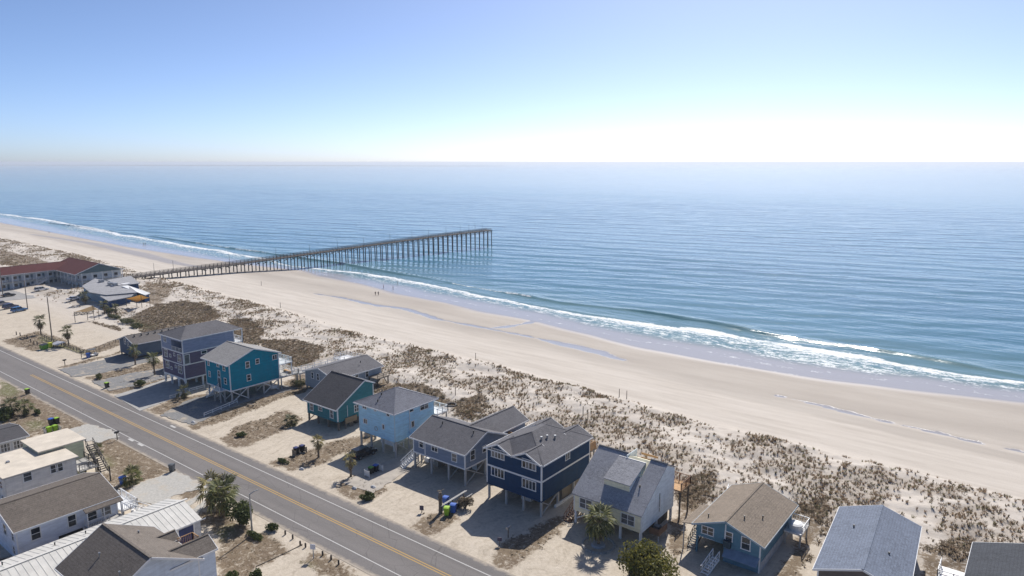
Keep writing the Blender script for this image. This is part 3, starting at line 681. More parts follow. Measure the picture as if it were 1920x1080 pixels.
# ---- light blue house
h = House('beach_house', 'light blue two-storey house on tall stilts with grey pyramid roof', 'house', -94.8,-85.6,77.7,87.3, group='houses along the beach')
LB = siding('siding_light_blue', (.42,.68,.84)); x0,x1,y0,y1 = h.x0,h.x1,h.y0,h.y1
h.walls(2.8,8.05,LB); h.corners(2.8,8.0,.13,plain('light_blue_trim', (.45,.60,.68), .6,.06)); h.band(2.83,.2,LB,.03)
h.hip(x0-.65,x1+.65,y0-.65,y1+.65,8.08,10.5,R_BLUEGREY,ry=(-.05,.05))
for (px,py,w,hh,nx) in ((683.5,760.5,.95,.95,2),(685.3,789.5,.85,.75,2)): h.winF(px,py,w,hh,nx,1)
h.winF(703.6,767.5,.35,.5,1,1); h.winF(727.8,777,.65,.5,1,1); h.winF(719,800,.4,.75,1,1)
h.winR(771,767.8,.9,.7,1,1); h.winR(795,761,1.9,1.15,2,2,2); h.winR(773.8,795,.55,1.0,1,1)
ring = MB()
for k in range(8):
    a0 = 2*math.pi*k/8; a1 = 2*math.pi*(k+1)/8; Xr, Zr = on_front(705.5,803.5,77.7)
    ring.beam((Xr-h.ox+.38*math.cos(a0),y0-.04,Zr+.38*math.sin(a0)),(Xr-h.ox+.38*math.cos(a1),y0-.04,Zr+.38*math.sin(a1)),.07)
h.part('wall_ornament', ring, METAL)
h.part('downpipe', MB().beam((x1+.06,y0+3.5,2.9),(x1+.06,y0+3.5,8.0),.09), TRIM)
h.posts([x0+.2,x0+2.9,x0+6.0,x1-.1],[y0+.2,y0+3.4,y0+6.6,y1-.2],2.8)
h.brace((x0+.2,y0+.3,2.7),(x0+.2,y0+3.2,.5),WOOD); h.brace((x1-.1,y0+.3,2.6),(x1-.1,y0+3.2,.25)); h.brace((x1-.1,y0+3.4,1.4),(x1-.1,y0+5,2.7)); h.brace((x1-.1,y0+3.4,.4),(x1+1.2,y0+3.4,2.7))
d = h.deck(x1-5.3,x1-2.0,y0+1.5,y0+4.2,1.35,WHITE,True,WHITE,'platform'); h.part('platform_side', MB().box(x1-5.3,y0+1.46,1.0,x1-2.0,y0+1.5,1.8), WHITE)
h.deck(x1,x1+1.7,y0+3,y0+5.2,2.85,LB,False,name='landing'); h.part('landing_side', MB().box(x1,y0+2.95,2.85,x1+1.7,y0+3,3.6), LB)
h.deck(x0+2,x1+.8,y1,y1+2.8,5.2,WHITE); h.railing([(x0+2,y1+2.8),(x1+.8,y1+2.8),(x1+.8,y1)],5.2,1,WHITE,.3); h.railing([(x0+2,y1+2.8),(x1+.8,y1+2.8)],2.6,1,WHITE,.3)
for a, bb in ((-1.2,-2.4),(-2.6,-1.0),(-.5,-3.9)): h.vent(a, bb, 8.08+(5.4-max(abs(a),abs(bb)))*2.42/5.4, .3, .11)

# ---- green house
h = House('beach_house', 'small blue-green house with steep dark roof on short stilts', 'house', -112.5,-103.2,79.5,88.4, group='houses along the beach')
GT = siding('siding_blue_green', (.045,.19,.22)); x0,x1,y0,y1 = h.x0,h.x1,h.y0,h.y1
h.walls(1.65,4.35,GT,'x',8.2,y0+6.7,7.25); h.corners(1.65,4.2,which='01'); h.corners(1.65,7.0,which='23'); h.band(1.67,.18,GT,.03)
h.gable('x',x0-.7,x1+.15,y0-.45,4.2,y0+6.7,8.35,y1+.35,7.25,R_DARK)
h.winF(584.5,762,.95,1.5,1,2,1); h.winF(600.5,765,.95,.95,2,2); h.winF(622,776,.85,1.55,1,2,1); h.winR(668.5,765,1.0,1.25,2,2)
h.posts([x0+.2,x0+3.1,x0+6.2,x1-.1],[y0+.2,y0+3,y0+6,y1-.2],1.66,WOOD)
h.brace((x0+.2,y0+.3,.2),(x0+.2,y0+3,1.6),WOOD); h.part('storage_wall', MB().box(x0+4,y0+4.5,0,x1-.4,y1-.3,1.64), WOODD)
h.part('wooden_screen', MB().box(x1+.1,y0+1.6,.95,x1+.2,y0+4.4,2.05), plain('tan_board', (.27,.20,.125), .8)); h.part('post', MB().box(x1+.05,y0+3.2,-.2,x1+.25,y0+3.4,1.), WOOD); h.part('post', MB().box(x1+.05,y0+1.6,-.2,x1+.25,y0+1.8,1.), WOOD)
h.part('downpipe', MB().beam((x1+.06,y0+2.3,2.2),(x1+.06,y0+2.3,4.4),.08), TRIM)

# ---- grey house behind the green one
h = House('beach_house', 'low grey house set back toward the dunes behind the small green house', 'house', -130.0,-119.6,91.8,105.0, group='houses along the beach')
GY2 = siding('siding_pale_grey', (.30,.35,.41)); x0,x1,y0,y1 = h.x0,h.x1,h.y0,h.y1
h.walls(.5,4.0,GY2,'y',5.5,(x0+x1)/2); h.corners(.5,3.9,.13,which='0123')
h.gable('y',y0-.4,y1+.4,x0-.5,3.9,(x0+x1)/2,5.55,x1+.5,3.9,R_GREY)
h.winF(585.8,703.5,.65,1.3,1,2); h.winF(596.3,706.5,.65,1.4,1,2); h.winR(688,700.5,.8,1.5,1,2); h.winR(668.5,703.5,.8,.9,1,2)
h.posts([x0+.2,x1-.2],[y0+.2,0,y1-.2],.52)
h.vent(x1-2.2,2.5,5.55-2.6*1.65/5.7+.4,.3)
h.deck(x1,x1+3.2,y1-4,y1-.5,2.3,WOOD,True,WOODD); h.brace((x1+3,y1-.6,-.2),(x1+1,y1-.6,2.2),WOODD); h.railing([(x1+3.2,y1-4),(x1+3.2,y1-.5)],2.3,.9,WOOD,0)

# ---- teal house
h = House('beach_house', 'tall teal house on white cross-braced stilts with pale grey roof', 'house', -142.6,-133.1,75.5,87.3, group='houses along the beach')
TE = siding('siding_teal', (.0,.22,.32)); x0,x1,y0,y1 = h.x0,h.x1,h.y0,h.y1
h.walls(2.65,8.6,TE,'x',10.75,y0+5.7); h.corners(2.65,8.5); h.band(2.68,.26)
h.gable('x',x0-.6,x1+.35,y0-.65,8.45,y0+5.7,10.85,y1+.5,8.6,R_LIGHT)
for px,py,w,hh in ((391.2,680,.6,1.1),(393.3,701,.6,1.1),(408.5,682,.75,1.2),(410.8,700.5,.75,1.25),(420,690,.75,1.1),(422.8,714.5,.8,1.2)): h.winF(px,py,w,hh,1,2,1 if px<409 else 0)
Xd,Zd = on_front(412,718,75.5); dr = h.part('door', MB().box(Xd-h.ox-.5,y0-.06,2.75,Xd-h.ox+.5,y0-.005,4.85), plain('door_paint', (.02,.06,.09), .5)); h.part('door_frame', MB().box(Xd-h.ox-.62,y0-.05,2.75,Xd-h.ox-.5,y0-.002,4.97).box(Xd-h.ox+.5,y0-.05,2.75,Xd-h.ox+.62,y0-.002,4.97).box(Xd-h.ox-.5,y0-.05,4.85,Xd-h.ox+.5,y0-.002,4.97), WHITE, dr)
for px,py,w,hh,nx in ((464,684,.8,1.3,1),(482.5,677.5,.75,1.0,1),(515,669.5,1.0,.95,2),(466.5,708,.8,1.25,1)): h.winR(px,py,w,hh,nx,1 if nx == 2 else 2)
h.posts([x0+.3,x0+3.3,x0+6.4,x1-.2],[y0+.3,y0+4.,y0+7.8,y1-.3],2.66)
for ya, yb in ((y0+.3,y0+4.),(y0+7.8,y1-.3)): h.xbrace((x1-.2,ya),(x1-.2,yb),.15,2.5,WHITE,.16); h.xbrace((x0+6.4,ya),(x0+6.4,yb),.15,2.5,WHITE,.16)
h.xbrace((x0+3.3,y0+.3),(x0+6.4,y0+.3),.2,2.5,WHITE,.14)
h.deck(x0+5.0,x0+7.6,y0-1.4,y0,2.7,WHITE); h.railing([(x0+5,y0-1.4),(x0+7.6,y0-1.4)],2.7,.9,WHITE,.3); h.stairs((x0+5,y0-.7,2.7),(x0+1.6,y0-.7,.05),1.2,13,WHITE)
h.part('propane_tank', MB().tube([(x1-.6,y1-1.9,.55),(x1-.6,y1-1.8,.8),(x1-.6,y1-.6,.8),(x1-.6,y1-.5,.55)],[.2,.42,.42,.2],12), WHITE)
h.deck(x0+1,x1+.4,y1,y1+4.6,2.9,POSTM); h.railing([(x0+1,y1+4.6),(x1+.4,y1+4.6),(x1+.4,y1)],2.9,1,WHITE,.3); h.part('upper_deck', MB().box(x0+3,y1,5.5,x1-.2,y1+3.6,5.7), WHITE)
for xx in (x0+3.2,x1-.4): h.part('post', MB().box(xx-.1,y1+3.3,2.9,xx+.1,y1+3.5,5.5), WHITE)
h.railing([(x0+3,y1+3.6),(x1-.2,y1+3.6),(x1-.2,y1)],5.7,1,WHITE,.3); h.part('deck_bench', MB().box(x1-3,y1+3,2.92,x1-.4,y1+3.6,3.4), WOODN)
# boardwalk to the dune
bw = thing('boardwalk', 'white railed boardwalk leading from the teal house toward the dunes', 'boardwalk', (-133.5,92,0))
class _S(House):
    def __init__(s, r): s.r = r; s.ox, s.oy, s.oz = r.location
S1 = _S(bw)
for k in range(26): put('plank', WIN.setdefault('plank', MB().box(-.85,-.24,-.05,.85,.24,0).mesh('plank', POSTM)), bw, (0,.25+k*.5,2.7))
S1.part('joist', MB().box(-.8,0,2.4,-.7,13,2.64).box(.7,0,2.4,.8,13,2.64), WHITE)
for y in (.3,4.4,8.6,12.8):
    for x in (-.8,.8): S1.part('post', MB().box(x-.09,y-.09,-.3,x+.09,y+.09,2.4), POSTM)
for x in (-.85,.85): S1.railing([(x,0),(x,13)],2.7,1.0,WHITE,0)
S1.part('viewing_deck', MB().box(-3.2,13.05,2.5,2.6,17,2.7), WHITE); S1.railing([(-3.2,17),(2.6,17),(2.6,13.1)],2.7,1,WHITE,0); S1.railing([(-3.2,17),(-3.2,13.1)],2.7,1,WHITE,0)
for x,y in ((-3,13.2),(2.4,13.2),(-3,16.8),(2.4,16.8)): S1.part('post', MB().box(x-.09,y-.09,-.3,x+.09,y+.09,2.5), POSTM)

# ---- purple house
h = House('beach_house', 'three-storey house, purple below and grey-blue above, with hipped roof', 'house', -159.6,-150.1,74.5,86.9, group='houses along the beach')
PU = siding('siding_purple', (.13,.115,.18)); PG = siding('siding_lilac_grey', (.26,.31,.43)); x0,x1,y0,y1 = h.x0,h.x1,h.y0,h.y1
h.walls(2.2,8.2,PU,name='lower_wall')
h.part('upper_wall', MB().box(x0,y0,8.2,x0+4.6,y1,11.45).box(x0+4.6,y0+2.6,8.2,x1,y1,11.45).box(x1-.2,y0,8.2,x1,y0+2.6,11.45).box(x0+4.6,y0,10.75,x1-.2,y0+.2,11.45), PG)
h.part('balcony_door', MB().box(x0+5.6,y0+2.55,8.3,x0+7.4,y0+2.6,10.3), GLASS)
h.railing([(x0+4.6,y0+.08),(x1-.2,y0+.08)],8.2,1.0,WHITE,.3)
h.corners(2.2,8.2); h.corners(8.2,11.4); h.band(2.25,.3,WHITE); h.band(5.5,.22,WHITE); h.band(8.2,.24,WHITE)
h.hip(x0-.45,x1+.45,y0-.45,y1+2.0,11.42,13.3,R_GREY,ry=(y0+3.6,y1-1.6))
for px,py in ((311.3,661.5),(314.5,683)): h.winF(px,py,1.3,1.6,2,2,2)
for px,py in ((336.5,672),(338,693)): h.winF(px,py,1.5,1.6,2,2,1)
for px,py in ((319.7,666.5),(322,690),(327,664.5),(330,687)): h.winF(px,py,.5,.55,1,1)
h.winF(309,634.5,1.2,1.5,2,2,3); h.winR(350.5,673.5,1.1,2.0,1,1,1); h.winR(382.5,660,1.2,.55,1,1)
h.posts([x0+.2,x0+3.2,x0+6.4,x1-.15],[y0+.2,y0+4.2,y0+8.3,y1-.3],2.22,WHITE,.34)
for a, bb in ((x0+.4,x0+3),(x0+3.4,x0+6.2),(x0+6.6,x1-.35)):   # arched ground-floor openings
    m_ = (a+bb)/2; w_ = (bb-a)/2; pts = [(a,y0+.1,2.2)]+[(m_-w_*math.cos(math.pi*k/10),y0+.1,1.25+.75*math.sin(math.pi*k/10)) for k in range(11)]+[(bb,y0+.1,2.2)]
    h.part('arch', MB().prism(pts,(0,.12,0)), WHITE)
h.part('storage_wall', MB().box(x0+.4,y0+5,0,x1-2.2,y1-.5,2.2), plain('tan_panel', (.22,.19,.15), .8))
for z in (2.3,5.5,8.2):
    h.part('porch', MB().box(x0+.6,y1,z-.2,x1+.1,y1+2.2,z), WHITE); h.railing([(x1+.1,y1),(x1+.1,y1+2.2),(x0+.6,y1+2.2)],z,1,WHITE,.35)
for xx in (x0+.7,0,x1): h.part('post', MB().box(xx-.1,y1+2,-.2,xx+.1,y1+2.2,11.4), WHITE)
h.stairs((x1-.8,y1+2.4,5.4),(x1-.8,y1+6.6,2.4),1.2,14,WHITE); h.part('landing', MB().box(x1-1.6,y1+6.6,2.2,x1,y1+8.4,2.4), WHITE); h.railing([(x1,y1+6.6),(x1,y1+8.4),(x1-1.6,y1+8.4)],2.4,1,WHITE,.3)
for xx,yy in ((x1-1.5,y1+8.3),(x1-.1,y1+8.3),(x1-.1,y1+6.7)): h.part('post', MB().box(xx-.08,yy-.08,-.2,xx+.08,yy+.08,2.2), WHITE)

# ---- dark roofed low house left of the purple house
h = House('beach_house', 'low blue-grey house with long brown-grey roof left of the purple house', 'house', -192.4,-184.0,79.0,93.0, group='houses along the beach')
BG = siding('siding_dusk_blue', (.085,.125,.18)); x0,x1,y0,y1 = h.x0,h.x1,h.y0,h.y1
h.walls(.6,4.1,BG,'y',5.5,0); h.corners(.6,4.0,.12); h.gable('y',y0-.4,y1+.4,x0-.45,4.0,0,5.6,x1+.45,4.0,shingle('shingle_umber_grey', (.135,.122,.115)))
h.winF(234.5,640,.8,1.3,1,2,1); h.winF(240.5,645,.7,1.1,1,2)
for k in range(7): h.vent(1.2, y0+1.5+k*1.8, 5.6-1.2*1.6/4.65, .35, .16)
h.posts([x0+.2,0,x1-.2],[y0+.2,0,y1-.2],.61,WOOD)
# cream shed in front of the purple house's far side
h = House('shed', 'small cream outbuilding squeezed between the dark roofed house and the purple house', 'shed', -170.0,-165.2,79.6,86.0)
x0,x1,y0,y1 = h.x0,h.x1,h.y0,h.y1
h.walls(0,3.1,siding('siding_cream_grey', (.36,.35,.32)),'y',3.6,0); h.gable('y',y0-.3,y1+.3,x0-.3,3.1,0,3.7,x1+.3,3.1,R_PALE); win(h.r,'F',0,y0,1.9,.8,.9,1,2); win(h.r,'R',0,x1,1.9,.8,.9,1,2)

R_ASH = shingle('shingle_ash_grey', (.30,.30,.315))
# ---- cream house with dormer
h = House('beach_house', 'pale yellow house with steep grey roof and boxy shed dormer behind a palm', 'house', -49.5,-38.95,78.0,87.6, group='houses along the beach')
CRM = siding('siding_pale_yellow', (.86,.80,.58)); CRW = siding('siding_cool_white', (.74,.80,.82)); x0,x1,y0,y1 = h.x0,h.x1,h.y0,h.y1
h.walls(1.85,4.6,CRM,'x',8.95,y0+7.1,7.8)
h.part('side_wall', MB().prism([(x1+.002,y0,1.85),(x1+.002,y1,1.85),(x1+.002,y1,7.68),(x1+.002,y0+7.1,8.8),(x1+.002,y0,4.42)],(.03,0,0)), CRW); h.corners(1.85,4.4,.14,WHITE,'01')
XA, XB = x0+4.55, x0+8.1; sl = (9.1-4.4)/(7.1+.3)
def rz_(y): return 4.4+(y-(y0-.3))*sl
def roof_piece(xa, xb, ya, yb, nm): 
    return h.part(nm, MB().slab([(xa,ya,rz_(ya)),(xb,ya,rz_(ya)),(xb,yb,rz_(yb)),(xa,yb,rz_(yb))],.14), R_ASH)
roof_piece(x0-.25, XA, y0-.3, y0+7.1, 'roof'); roof_piece(XB, x1+.1, y0-.3, y0+7.1, 'roof'); roof_piece(XA+.003, XB-.003, y0-.3, y0+4.4, 'roof')
for xa, xb in ((x0-.25,XA),(XB,x1+.1)):
    h.part('rear_roof', MB().slab([(xa,y0+7.13,9.09),(xb,y0+7.13,9.09),(xb,y1+.35,7.7),(xa,y1+.35,7.7)],.14), R_ASH); h.part('ridge_cap', MB().beam((xa,y0+7.1,9.12),(xb,y0+7.1,9.12),.3,.06), R_CHAR)
yd = y0+2.15; zt = rz_(yd)+1.0; zq = rz_(y0+6.2)+.08
h.part('dormer_wall', MB().prism([(XA-1.0,yd,rz_(yd)-.3),(XA-1.0,yd,zt-.1),(XA-1.0,y0+6.2,zq-.1),(XA-1.0,y0+6.2,rz_(y0+6.2)-.6)],(XB-XA+.4,0,0)), CRM)
h.part('dormer_side', MB().prism([(XB-.598,yd,rz_(yd)-.2),(XB-.598,yd,zt-.1),(XB-.598,y0+6.2,zq-.1),(XB-.598,y0+6.2,rz_(y0+6.2)-.4)],(.03,0,0)), CRW)
h.part('dormer_roof', MB().slab([(XA-1.1,yd-.15,zt-.05),(XB-.45,yd-.15,zt-.05),(XB-.45,y0+6.35,zq+.03),(XA-1.1,y0+6.35,zq+.03)],.1), R_ASH)
h.part('dormer_fascia', MB().box(XA-1.1,y0+6.36,zq-.25,XB-.4,y0+6.5,zq+.08), WHITE)
h.part('roof_terrace_wall', MB().box(XA+.05,y0+6.52,7.,XA+.15,y1-.1,9.0), CRW); h.part('roof_terrace_rail', MB().box(XA+.8,y1-.1,8.3,XB-.1,y1,8.6).box(XA+.8,y1-.1,7.6,XB-.1,y1,7.9), WOODN)
for px,py in ((1098.5,945),(1177,974)): h.winF(px,py,1.9,1.35,2,2,3)
h.winR(1235.5,944,.55,1.0,1,2)
h.part('downpipe', MB().beam((x1+.09,y0+5.0,2.9),(x1+.09,y0+5.0,5.6),.08), METAL)
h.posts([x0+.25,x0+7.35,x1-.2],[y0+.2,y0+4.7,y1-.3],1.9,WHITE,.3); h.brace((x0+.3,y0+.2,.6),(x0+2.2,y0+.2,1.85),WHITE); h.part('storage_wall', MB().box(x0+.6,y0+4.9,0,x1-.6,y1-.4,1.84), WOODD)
h.part('hanging_bag', MB().box(x0+7.9,y0+1.2,.9,x0+8.6,y0+1.5,1.8), plain('canvas', (.30,.28,.24), .9))
h.stairs((x0-.55,y0+2.6,2.0),(x0-.75,y0-.6,.05),1.0,10,plain('brown_stair', (.14,.075,.05), .8)); h.deck(x0-1.1,x0,y0+2.6,y0+4.2,2.0,WOOD)
h.part('utility_stand', MB().box(x1+.05,y0+2.2,.9,x1+1.5,y0+4.7,1.05), WOOD); h.part('utility_screen', MB().box(x1+.05,y0+2.15,1.05,x1+1.5,y0+2.2,1.9).box(x1+1.45,y0+2.2,1.05,x1+1.5,y0+4.7,1.9), plain('brown_slat', (.17,.10,.065), .8)); h.part('air_conditioner', MB().box(x1+.3,y0+2.9,1.06,x1+1.1,y0+3.7,1.8), plain('hvac_grey', (.1,.11,.12), .5))
for yy in (2.3,4.6): h.part('post', MB().box(x1+1.3,y0+yy-.08,-.2,x1+1.45,y0+yy+.08,.9), POSTM)
h.deck(x0+1.5,x1+1.1,y1,y1+3.2,4.4,WOODN,True,WOODD); h.railing([(x1+1.1,y1),(x1+1.1,y1+3.2),(x0+1.5,y1+3.2)],4.4,1.1,plain('red_brown_timber', (.18,.09,.05), .8),.22)
h.part('chimney_pipe', MB().tube([(x1-2.0,y0+3.1,rz_(y0+3.1)-.1),(x1-2.0,y0+3.1,rz_(y0+3.1)+.35)],.1,8), BLACKP)

# ---- blue house with tan roof
h = House('beach_house', 'blue house with broad tan shingle roof and dark carport opening', 'house', -32.8,-24.5,81.3,94.2, group='houses along the beach')
BL = siding('siding_mid_blue', (.115,.235,.31)); x0,x1,y0,y1 = h.x0,h.x1,h.y0,h.y1; RX = -28.85-h.ox
h.part('wall', MB().prism([(x0,y0,2.3),(x0,y0,4.15),(RX,y0,5.4),(x1,y0,3.9),(x1,y0,0),(x0+3.7,y0,0),(x0+3.7,y0,2.3)],(0,y1-y0,0)), BL)
h.part('carport_wall', MB().box(x0+.05,y0+5,0,x0+3.69,y1-.1,2.29), BL); h.posts([x0+.12],[y0+.15],2.32,BL,.24)
h.corners(0,3.8,.12,TRIM,'12'); h.part('downpipe', MB().beam((RX-.08,y0-.06,2.3),(RX-.08,y0-.06,5.1),.12), WHITE)
h.gable('y',y0-.45,y1+.5,x0-.45,4.0,RX,5.7,x1+.6,3.85,R_TAN,.14,plain('blue_trim', (.28,.36,.42), .6))
h.part('porch_roof', MB().slab([(x0-1.75,y0-.45,3.72),(x0-.5,y0-.45,3.98),(x0-.5,y0+5.6,3.98),(x0-1.75,y0+5.6,3.72)],.12), R_TAN)
for yy in (y0-.2,y0+5.4): h.part('post', MB().box(x0-1.65,yy-.06,-.2,x0-1.53,yy+.06,3.6), POSTM)
h.winF(1327,995,1.45,.95,2,2); h.winF(1366.5,1005.5,.85,1.05,1,2); h.winF(1398.5,1019,1.0,1.55,1,2)
h.part('awning', MB().prism([(x0+4.0,y0-.02,2.0),(x1,y0-.02,2.0),(x1,y0-1.3,1.35),(x0+4.0,y0-1.3,1.35)],(0,0,.06)), plain('awning_blue_grey', (.20,.27,.36), .7))
h.part('lower_band', MB().box(x1+.002,y0+.3,0,x1+.05,y1,1.3), plain('pale_skirt', (.40,.43,.46), .7))
h.part('junction_box', MB().box(x0+3.75,y0-.5,2.2,x0+4.7,y0-.06,3.1), plain('dark_box', (.02,.05,.07), .6))
sc = MB()                                                  # painted script flourish under the window
Xs, Zs = on_front(1312,1004.5,81.3); Xe, Ze = on_front(1339,1013.5,81.3)
sc.tube([(Xs-h.ox+.12*math.cos(a),y0-.03,Zs+.1*math.sin(a)) for a in np.linspace(0,5.5,9)], .035, 5)
sc.tube([(Xs-h.ox+.25+(Xe-Xs-.2)*t,y0-.03,Zs+.02+(Ze-Zs)*t+.05*math.sin(t*26)) for t in np.linspace(0,1,40)], .028, 5); h.part('painted_lettering', sc, WHITE)
h.stairs((x0-.75,y0+4.6,2.4),(x0-.75,y0+.4,.1),1.1,13,WOODD,True,POSTM); h.deck(x0-1.3,x0,y0+4.6,y0+6.4,2.4,WOOD)
h.deck(x1+.1,x1+2.4,y1-3.8,y1-.4,1.9,WHITE); h.railing([(x1+2.4,y1-3.8),(x1+2.4,y1-.4),(x1+.1,y1-.4)],1.9,1,WHITE,.3)
h.railing([(x0-.6,y1-1),(x0-1.6,y1+2.5)],2.,1.,WHITE,0); h.part('deck', MB().box(x0-1.7,y1-1,1.8,x0-.1,y1+2.5,2.0), WOOD)
for a,bb in ((1.1,y0+2.6),(2.6,y0+5.2),(x0+1.,y0+1.4)): h.vent(a,bb,5.7-abs(a-RX)*.36,.28,.08)

h.part('hot_tub', MB().tube([(x1+1.2,y1-2.4,1.9),(x1+1.2,y1-2.4,2.6),(x1+1.2,y1-2.4,2.75)],[.9,.95,.6],14), WHITE); h.stairs((x0+3.4,y0-1.6,1.2),(x0+3.0,y0-4.4,.05),.9,7,WHITE)
# ---- grey roofed house at the lower right
h = House('beach_house', 'brown-grey house with broad slate-blue gable roof at lower right', 'house', -18.2,-9.4,80.4,97.4, rz=math.radians(4.2), group='houses along the beach')
x0,x1,y0,y1 = h.x0,h.x1,h.y0,h.y1
BR = siding('siding_brown_grey', (.14,.12,.11)); h.walls(.8,4.1,BR,'y',5.5,.2); h.corners(.8,3.9,.13)
h.gable('y',y0-.4,y1+.45,x0-.45,3.95,.2,5.62,x1+.45,3.95,R_SLATE); win(h.r,'F',x0+1.9,y0,2.7,1.1,1.0,1,2); win(h.r,'F',x0+6.5,y0,2.7,1.1,1.0,1,2)
h.posts([x0+.2,0,x1-.2],[y0+.2,-3,3,y1-.2],.82); h.vent(x0+2.2,2.2,4.85,.2,.09); h.vent(x1-2.2,-2.4,4.85,.2,.09)
# ---- charcoal roofed house, corner only
h = House('beach_house', 'house with charcoal roof cut off by the right edge of the view', 'house', -3.6,6.5,84.0,97.4, group='houses along the beach')
x0,x1,y0,y1 = h.x0,h.x1,h.y0,h.y1
h.walls(.6,4.0,siding('siding_slate_grey', (.16,.18,.2)),'y',5.6,0); h.gable('y',y0-.4,y1+.4,x0-.45,3.95,0,5.7,x1+.45,3.95,R_CHAR); h.corners(.6,3.9,.13)
h.deck(x0-3.2,x0,y1-6.5,y1-3.4,1.6,WHITE); h.railing([(x0,y1-6.5),(x0-3.2,y1-6.5),(x0-3.2,y1-3.4)],1.6,1,WHITE,0); win(h.r,'F',-2,y0,2.6,1,1.2,1,2)

# ================================================================== land-side houses
# ---- cream flat-roofed block
h = House('flat_roof_house', 'cream two-storey block with pale flat roof and dark outside stairs', 'house', -126.0,-116.2,30.2,39.6)
x0,x1,y0,y1 = h.x0,h.x1,h.y0,h.y1
CF = siding('siding_bone', (.74,.71,.66)); CFG = siding('siding_sage', (.55,.58,.42)); FLAT = plain('membrane_roof', (.62,.55,.45), .75, .12, .6)
h.walls(0,5.05,CF); h.corners(0,5.0,.1,plain('bone_trim', (.55,.53,.5), .6))
h.part('roof', MB().box(x0-.3,y0-.3,5.06,x1+.45,y1+.3,5.25), FLAT); h.part('roof_edge', MB().box(x0-.33,y0-.33,5.02,x1+.48,y1+.33,5.055), METAL)
h.part('stair_tower_wall', MB().box(x0-2.2,y1+.002-3.2,0,x1-5.2,y1+3.2,5.6), CFG); h.part('stair_tower_roof', MB().box(x0-2.5,y1-3.4,5.62,x1-4.7,y1+3.5,5.8), FLAT)
h.winR(51.5,893,1.0,1.4,1,2,x=x1); h.winR(101,879,.85,1.15,1,2); h.winR(111.5,876,.85,1.15,1,2)
win(h.r,'R',y0+2.4,x1,1.7,1.9,.5,1,1); win(h.r,'R',y0+6.4,x1,1.7,1.9,.5,1,1); win(h.r,'F',x1-1.6,y0,3.6,.8,1.1,1,2); win(h.r,'F',x1-1.6,y0,1.3,.8,1.1,1,2); win(h.r,'F',x1-5,y0,3.6,1.2,1.1,2,2)
h.part('vent_box', MB().box(x0+4,y0+2,5.25,x0+4.5,y0+2.4,5.45), METAL)
DK = plain('dark_stair_metal', (.055,.05,.048), .7)
h.part('balcony', MB().box(x1-5.1,y1+.3,2.5,x1+.2,y1+3.0,2.65), POSTM); h.railing([(x1+.2,y1+.3),(x1+.2,y1+3.),(x1-5,y1+3.)],2.65,1,DK,.35)
h.stairs((x1-4.0,y1+3.6,5.0),(x1+.8,y1+3.6,1.6),1.1,14,DK); h.stairs((x1+1.0,y1+.4,1.6),(x1+1.0,y1+3.0,.1),1.0,8,DK)
for xx,yy in ((x1+.1,y1+2.9),(x1-4.9,y1+2.9),(x1+1.4,y1+4.1),(x1-3.9,y1+4.1)): h.part('post', MB().box(xx-.08,yy-.08,0,xx+.08,yy+.08,2.5), DK)
h.part('pool_slab', MB().box(x1+.1,y1-3.4,-.05,x1+2.4,y1+.2,.12), paleconc)

# ---- white house with brown roof
h = House('brown_roof_house', 'white house with long brown shingle roof and small railed porch', 'house', -110.6,-99.5,26.3,38.4)
x0,x1,y0,y1 = h.x0,h.x1,h.y0,h.y1; WS = siding('siding_white_blue', (.66,.71,.80))
h.walls(0,4.4,WS,'y',5.9,-.1,rect=None); h.corners(0,4.2,.13)
h.gable('y',y0-.35,y1+.3,x0-.45,4.3,-.1,6.0,x1+.45,4.3,R_BROWN)
h.part('porch_roof', MB().slab([(x1+.44,y0+7.6,4.24),(x1+1.35,y0+7.6,3.95),(x1+1.35,y1+.3,3.95),(x1+.44,y1+.3,4.24)],.12), R_BROWN)
h.part('porch_floor', MB().box(x1,y0+7.7,1.4,x1+1.3,y1+.2,1.6), POSTM); h.railing([(x1,y0+7.8),(x1+1.2,y0+7.8),(x1+1.2,y1-1.6)],1.6,1,WHITE,.2)
for yy in (y0+7.8,y0+9.9,y1): h.part('post', MB().box(x1+1.14,yy-.06,0,x1+1.26,yy+.06,3.85), WHITE)
h.winR(67,1000,1.0,1.5,1,2); h.winR(135,976,.9,1.5,1,2); win(h.r,'R',y0+8.8,x1,2.6,1.1,1.2,1,2); win(h.r,'R',y0+10.6,x1,2.6,1.1,1.2,1,2,1)
h.part('garage_shade_panel', MB().box(x1+.004,y0+4.6,0,x1+.03,y0+7.5,1.5), DARK); win(h.r,'F',x1-1.2,y0,3.2,.6,1.1,1,2); win(h.r,'F',x1-1.4,y0,1.2,.6,1.0,1,2); win(h.r,'F',x1-4,y0,3.2,.9,1.3,1,2)  # dark panel on the wall: shade inside a garage opening, put into the colour
h.deck(x1-4.4,x1+.6,y1+.3,y1+2.4,2.1,WHITE); h.railing([(x1-4.4,y1+2.4),(x1+.6,y1+2.4),(x1+.6,y1+.4)],2.1,1,WHITE,.25)
h.stairs((x1-4.6,y1+1.4,2.1),(x1-8.6,y1+3.2,.1),1.2,12,WHITE); h.stairs((x1+.9,y1+1.5,2.1),(x1+3.2,y1+4.6,.1),1.2,12,WHITE)

